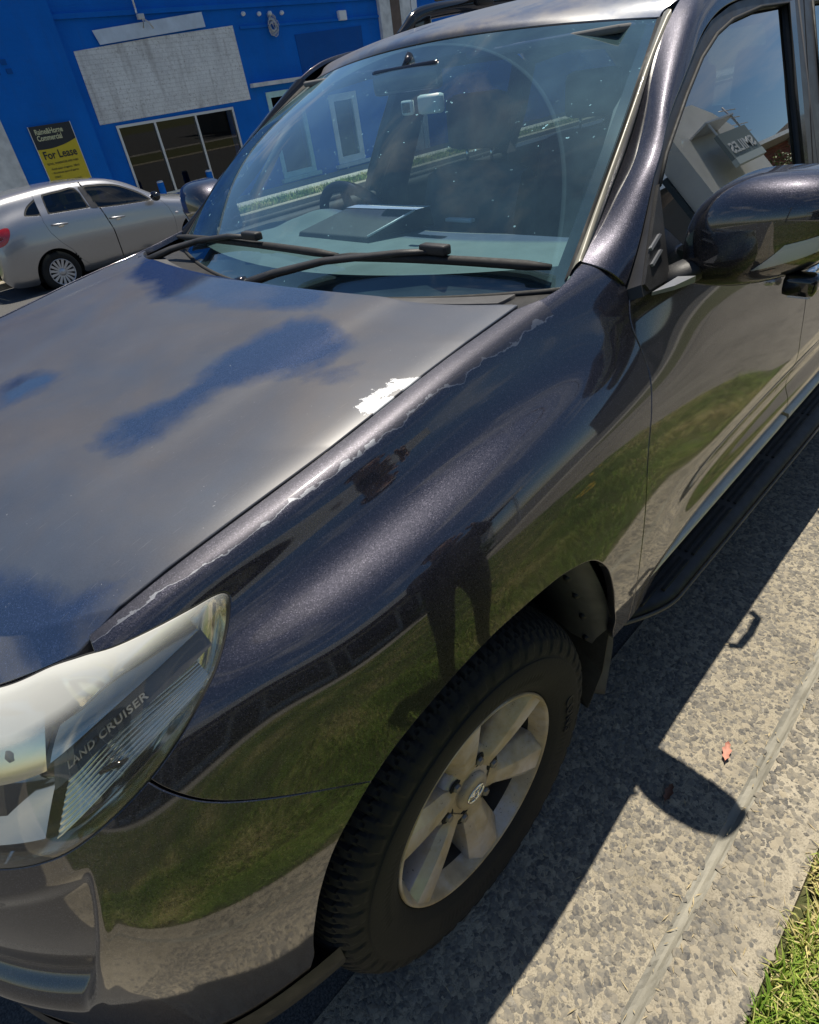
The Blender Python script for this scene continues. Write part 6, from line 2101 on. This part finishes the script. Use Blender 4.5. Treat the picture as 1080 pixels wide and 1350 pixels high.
sp('awning', (-6.1, SY-2.1, 2.95), (14.1, SY-.003, 3.08), M['awning_dark'])
sp('awning_fascia', (-6.15, SY-2.16, 2.92), (14.15, SY-2.1, 3.25), M['render_white'])
for i, x in enumerate((-4.2, -.9, 2.4, 5.7, 9.0, 12.0)):
    sp('shop_window', (x-1.25, SY-.03, .55), (x+1.0, SY-.002, 2.6), M['shop_dark'])
    sp('window_frame', (x-1.30, SY-.05, .48), (x+1.05, SY-.001, .549), M['alu'])
    sp('door', (x+1.15, SY-.03, .09), (x+1.85, SY-.002, 2.4), M['shop_dark'])
for i, x in enumerate((-5.8, 13.6)):
    g = MB().lathe([(.05, 2.86), (.05, .0)], 'z', (x+5, -2.5-1.95, .0), 14); g.obj('awning_post', M['white_paint'], shop, smooth=True)
K7 = 1.70
def far(x, y, z): return (-1+(x+1)*K7, .8+(y-.8)*K7, 1.4+(z-1.4)*K7)
# curved white front rising over the fascia at the end of the awning
cf = empty('curved_shop_front', 'white curved parapet shop front beside the brick house, mirrored in the side window', 'building', far(-15.8, 6.6, .09)); cf.scale = (K7,)*3
arc_ = [(-17.6, .0), (-17.6, 3.5), (-17.5, 3.95), (-17.2, 4.35), (-16.8, 4.75), (-16.2, 5.1), (-15.6, 5.1), (-15.0, 4.95), (-14.4, 4.9), (-14.36, .0)]
V, F = plate([(x+15.8, z) for x, z in arc_], [[(-16.9+15.8, .02), (-16.9+15.8, 2.3), (-16.5+15.8, 2.75), (-16.0+15.8, 2.9), (-15.5+15.8, 2.75), (-15.1+15.8, 2.3), (-15.1+15.8, .02)]], lambda x, z: (np.array([x, -.35, z]), np.array([0, -1, 0])), .5)
mesh_obj('front', V, F, M['render_white'], cf, False)
MB().box((-1.9, .16, .0), (1.5, .26, 4.0)).obj('recess_back', M['shop_dark'], cf)
V, F = plate([(-1.6,4.9),(-1.0,5.45),(-.2,5.75),(.4,5.45),(.6,4.95)], [], lambda x, z: (np.array([x, .2, z]), np.array([0, -1, 0])), 2.0)
mesh_obj('dome', V, F, M['terracotta'], cf, False)
# hanging sign
sn = empty('hanging_sign', 'grey hanging shop sign reading SMILES, mirrored in the side window', 'sign', far(-15.75, 5.85, 3.45)); sn.scale = (K7,)*3
MB().box((-.72, -.04, .0), (.72, .04, .62)).obj('board', M['sign_grey'], sn)
MB().box((-.72, -.05, -.16), (.72, .05, -.005)).obj('lower_band', M['sign_pale'], sn)
for x in (-.6, .6): MB().box((x-.015, -.015, .62), (x+.015, .015, .95)).obj('hanger', M['alu'], sn)
MB().box((-.7, -.02, .95), (.7, .40, .99)).obj('bracket', M['alu'], sn)
for txt, sz, z, wd in (('SMILES', .36, .10, 1.22), ('DENTAL', .15, .42, .95)):
    if txt == 'DENTAL': continue
    T, TF = text_mesh(txt, sz, .004, 1.0, bold=.006)
    T = T.copy(); T[:, 0] *= wd/T[:, 0].max()
    P = np.stack([T[:, 0]-wd/2, np.full(len(T), -.046)-T[:, 2], T[:, 1]+z], 1)
    mesh_obj('lettering', P, TF, M['white_paint'], sn, False)
# brick house
br = empty('brick_house', 'red brick house with a parapet and aerial, mirrored in the side window', 'building', far(-20.5, 8.1, .09)); br.scale = (K7,)*3
core = MB().box((-3.0, -.55, 0), (3.95, 5, 3.95)).box((-5.6, -.95, 0), (-3.0, 5, 4.3)).obj('wall', M['mortar'], br)
bm_b = None
def brick_mesh():
    g = MB().box((-.112, -.02, -.034), (.112, .02, .034)); o = g.obj('brick', M['brick'], br); return o
b0 = brick_mesh(); first = True
cnt = 0
# the courses that the window mirrors; the rest of the wall is joined
rest = MB()
for row in range(46):
    z = .10 + row*.084
    for i in range(32):
        x = 3.85 - i*.236 - (.118 if row % 2 else 0)
        if x < -2.95: continue
        if .9 < x < 2.3 and 1.2 < z < 3.0: continue
        if cnt < 300 and row >= 33:
            if first: o = b0; first = False
            else: o = b0.copy(); col.objects.link(o)
            o.location = (x, -.555 - .004*((i*7+row*3) % 3), z)
            cnt += 1
        else:
            rest.box((x-.112, -.575, z-.034), (x+.112, -.535, z+.034))
ro = rest.obj('brick_courses', M['brick'], br); ro['kind'] = 'stuff'
MB().box((-3.05, -.98, 3.95), (4.0, -.45, 4.06)).obj('gutter_board', M['white_paint'], br)
MB().add([(-3.0,-.9,4.06),(4.0,-.9,4.06),(4.0,2.4,5.2),(-3.0,2.4,5.2),(4.0,5,4.0),(-3.0,5,4.0)], [(0,1,2,3),(3,2,4,5)]).obj('roof', M['terracotta'], br)
MB().box((.9, -.60, 1.15), (2.3, -.545, 3.0)).obj('window', M['shop_dark'], br)
MB().box((.8, -.68, 3.02), (2.4, -.55, 3.12)).obj('lintel', M['white_paint'], br)
MB().box((.8, -.68, 1.05), (2.4, -.55, 1.14)).obj('sill', M['white_paint'], br)
g = MB().tube([(-4.2, .5, 4.3), (-4.15, .5, 5.4), (-3.9, .5, 6.3)], .03, 6)
ae = g.obj('aerial', M['alu'], br, smooth=True)
for z, w in ((5.2, .55), (5.5, .7), (5.8, .5), (6.1, .6)): MB().tube([(-4.1-w, .5, z), (-4.1+w, .5, z+.1)], .015, 5).obj('aerial_rod', M['alu'], ae, smooth=True)
# hedge before the brick house
M['leaf'] = None
def m_leaf():
    t = NT('hedge_leaf'); a = t.attr('tone')
    t.link(t.ramp(a, [(0, (.020, .045, .010)), (.6, (.055, .105, .018)), (1, (.12, .17, .03))]), 'Base Color'); t.set(Roughness=.5)
    return t.m
M['leaf'] = m_leaf()
def foliage(name, cen, rad, n, seed, size, parent, mat):
    rng = np.random.default_rng(seed)
    d = rng.normal(size=(n, 3)); d /= np.linalg.norm(d, axis=1, keepdims=True)
    lump = 1 + .22*np.sin(d[:, 0]*7+1)*np.sin(d[:, 1]*6)*np.sin(d[:, 2]*5+2) + .12*np.sin(d[:, 0]*15)*np.sin(d[:, 2]*13)
    r = rng.uniform(.55, 1.0, n)**.5*lump
    p = np.array(cen) + d*r[:, None]*np.array(rad)
    a = rng.normal(size=(n, 3)); a /= np.linalg.norm(a, axis=1, keepdims=True)
    b = np.cross(a, d+.3*rng.normal(size=(n, 3))); b /= np.maximum(np.linalg.norm(b, axis=1, keepdims=True), 1e-6)
    s_ = rng.uniform(.6, 1.3, n)[:, None]*size
    V = np.stack([p-a*s_, p+b*s_*.45, p+a*s_, p-b*s_*.45], 1).reshape(-1, 3)
    F = [(4*i, 4*i+1, 4*i+2, 4*i+3) for i in range(n)]
    return mesh_obj(name, V, F, mat, parent, False, {'tone': np.repeat(rng.uniform(0, 1, n), 4)})
M['bark'] = plain('bark', (.09, .07, .05), .9, var=.3, vscale=9, bump=.4, bscale=30)
def shrub(x, y, z, r, seed, lab, grp=None, nm='hedge_shrub', n=2600):
    e = empty(nm, lab, 'shrub', (x, y, z), group=grp)
    foliage('crown', (0, 0, r[2]*1.0), r, n, seed, .075, e, M['leaf'])
    MB().tube([(0, 0, 0), (.03, .02, r[2]*.6), (0, .05, r[2]*1.2)], [.05, .04, .02], 7).obj('trunk', M['bark'], e, smooth=True)
    for k in range(4):
        a = k*1.6; MB().tube([(.02, .01, r[2]*.5), (r[0]*.5*math.cos(a), r[1]*.5*math.sin(a), r[2]*1.1)], [.025, .01], 6).obj('limb', M['bark'], e, smooth=True)
    return e
shrub(*(lambda q: (q[0], q[1], .09))(far(-19.6, 6.6, 0)), (1.9, 1.2, 2.4), 5, 'tall clipped green shrub before the brick house', 'shrubs before the brick house')
shrub(*(lambda q: (q[0], q[1], .09))(far(-21.7, 6.5, 0)), (1.7, 1.2, 1.9), 6, 'lower green shrub at the far end of the brick house', 'shrubs before the brick house')
# low hedge near the shop front, mirrored beneath the door mirror
shrub(-3.2, 7.9, .09, (1.1, .5, .6), 8, 'low dark green shrub in front of the shop windows', None, 'low_shrub')
# overhead line with its poles
for x, lab in ((-34, 'timber power pole far behind the four wheel drive'), (16, 'timber power pole ahead of the four wheel drive')):
    e = empty('power_pole', lab, 'pole', (x, 4.0, .09), group='power poles on the near side')
    MB().tube([(0, 0, 0), (0, 0, 8.2)], [.15, .11], 12).obj('pole', M['bark'], e, smooth=True)
    MB().bbox((-.06, -.9, 7.4), (.06, .9, 7.55), .01).obj('cross_arm', M['bark'], e)
for y, lab in ((3.2, 'overhead power cable nearer the road'), (4.8, 'overhead power cable nearer the shops')):
    pts = [(-34 + 50*q, y, 7.62 - 4*.55*q*(1-q)) for q in np.linspace(0, 1, 30)]
    tag(MB().tube(pts, .02, 5).obj('power_line', M['rubber'], None, smooth=True), lab, 'cable', 'power lines on the near side')
# ================================================================== the photographer, mirrored in the fender
M['trousers'] = plain('dark_trousers', (.018, .019, .024), .85, var=.2, vscale=10)
M['shirt'] = plain('dark_shirt', (.025, .026, .030), .85, var=.2, vscale=10)
M['skin'] = plain('skin', (.42, .25, .18), .5)
M['hair'] = plain('hair', (.03, .02, .015), .6)
def person():
    e = empty('person', 'person in dark clothes standing on the verge, mirrored in the front fender', 'person', (-.50, 2.05, .03))
    # joints (local): facing the car (-y and a little -x)
    J = {'pel': (0, 0, .93), 'chest': (0, .01, 1.27), 'neck': (0, .0, 1.47), 'head': (-.01, -.02, 1.58), 'top': (-.01, -.01, 1.72),
         'hl': (.10, 0, .90), 'kl': (.13, -.06, .50), 'al': (.14, .02, .09), 'tl': (.12, -.15, .035),
         'hr': (-.10, 0, .90), 'kr': (-.13, -.04, .50), 'ar': (-.16, .06, .09), 'tr': (-.19, -.11, .035),
         'sl': (.19, .0, 1.41), 'el': (.21, -.06, 1.14), 'wl': (.10, -.20, 1.30), 'fl': (.06, -.26, 1.38),
         'sr': (-.19, .0, 1.41), 'er': (-.21, -.06, 1.14), 'wr': (-.10, -.20, 1.30), 'fr': (-.06, -.26, 1.38)}
    E_ = [('pel','chest'),('chest','neck'),('neck','head'),('head','top'),('pel','hl'),('hl','kl'),('kl','al'),('al','tl'),('pel','hr'),('hr','kr'),('kr','ar'),('ar','tr'),
          ('chest','sl'),('sl','el'),('el','wl'),('wl','fl'),('chest','sr'),('sr','er'),('er','wr'),('wr','fr')]
    Rr = {'pel': (.155,.115), 'chest': (.165,.12), 'neck': (.055,.055), 'head': (.078,.095), 'top': (.055,.06), 'hl': (.10,.10), 'kl': (.062,.065), 'al': (.042,.045), 'tl': (.045,.03),
          'hr': (.10,.10), 'kr': (.062,.065), 'ar': (.042,.045), 'tr': (.045,.03), 'sl': (.062,.062), 'el': (.045,.045), 'wl': (.030,.026), 'fl': (.032,.018),
          'sr': (.062,.062), 'er': (.045,.045), 'wr': (.030,.026), 'fr': (.032,.018)}
    names = list(J); me = bpy.data.meshes.new('body')
    me.from_pydata([J[k] for k in names], [(names.index(a), names.index(b)) for a, b in E_], [])
    o = bpy.data.objects.new('body', me); col.objects.link(o); o.parent = e
    o.modifiers.new('skin', 'SKIN'); 
    for i, k in enumerate(names):
        me.skin_vertices[0].data[i].radius = Rr[k]
        me.skin_vertices[0].data[i].use_root = (k == 'pel')
    o.modifiers.new('sub', 'SUBSURF').levels = 2; o.modifiers['sub'].render_levels = 2
    t = NT('clothed_body')
    sx = t.node('ShaderNodeSeparateXYZ'); t.l(t.coord('Object'), sx.inputs[0])
    c = t.ramp(t.math('MULTIPLY', sx.outputs[2], .55), [(0, (.02, .02, .02)), (.045, (.02, .02, .02)), (.05, (.018, .019, .024)), (.52, (.018, .019, .024)), (.525, (.03, .03, .034)), (.80, (.03, .03, .034)), (.805, (.42, .25, .18))])
    for n_ in t.n:
        if n_.type == 'VALTORGB': n_.color_ramp.interpolation = 'CONSTANT'
    t.link(c, 'Base Color'); t.set(Roughness=.8)
    me.materials.append(t.m)
    # hair, face, fingers
    bm = bmesh.new(); bmesh.ops.create_uvsphere(bm, u_segments=20, v_segments=12, radius=.105); bmesh.ops.scale(bm, vec=(.86, .98, .86), verts=bm.verts[:])
    for v in bm.verts:
        if v.co.y < -.03 and v.co.z < .035: v.co.y = -.03
    bmesh.ops.translate(bm, vec=(-.01, .015, 1.68), verts=bm.verts[:]); MB().bm(bm).obj('hair', M['hair'], e, smooth=True)
    MB().tube([(-.01, -.115, 1.635), (-.01, -.135, 1.61), (-.01, -.118, 1.60)], [.008, .013, .010], 8).obj('nose', M['skin'], e, smooth=True)
    for s_ in (-1, 1):
        bm = bmesh.new(); bmesh.ops.create_uvsphere(bm, u_segments=10, v_segments=8, radius=.013); bmesh.ops.translate(bm, vec=(-.01+s_*.032, -.098, 1.64), verts=bm.verts[:]); MB().bm(bm).obj('eye', M['white_paint'], e, smooth=True)
        bm = bmesh.new(); bmesh.ops.create_uvsphere(bm, u_segments=10, v_segments=8, radius=.03); bmesh.ops.scale(bm, vec=(.35, .7, 1), verts=bm.verts[:]); bmesh.ops.translate(bm, vec=(-.01+s_*.09, -.01, 1.62), verts=bm.verts[:]); MB().bm(bm).obj('ear', M['skin'], e, smooth=True)
    MB().tube([(-.035, -.105, 1.565), (-.01, -.113, 1.562), (.015, -.105, 1.565)], [.004, .007, .004], 6).obj('mouth', M['brick'], e, smooth=True)
    for (hx_, hy_, hz_), sg_ in (((.06, -.26, 1.38), 1), ((-.06, -.26, 1.38), -1)):
        for k in range(4):
            L = (.055, .062, .058, .046)[k]
            MB().tube([(hx_, hy_, hz_-.03+k*.02), (hx_-sg_*.012, hy_-.03, hz_-.03+k*.021), (hx_-sg_*.03, hy_-.03-L*.5, hz_-.028+k*.021)], [.010, .009, .007], 8).obj('finger', M['skin'], e, smooth=True)
        MB().tube([(hx_, hy_+.01, hz_+.01), (hx_-sg_*.03, hy_-.005, hz_+.04), (hx_-sg_*.045, hy_-.035, hz_+.055)], [.012, .011, .008], 8).obj('thumb', M['skin'], e, smooth=True)
    return e
person()
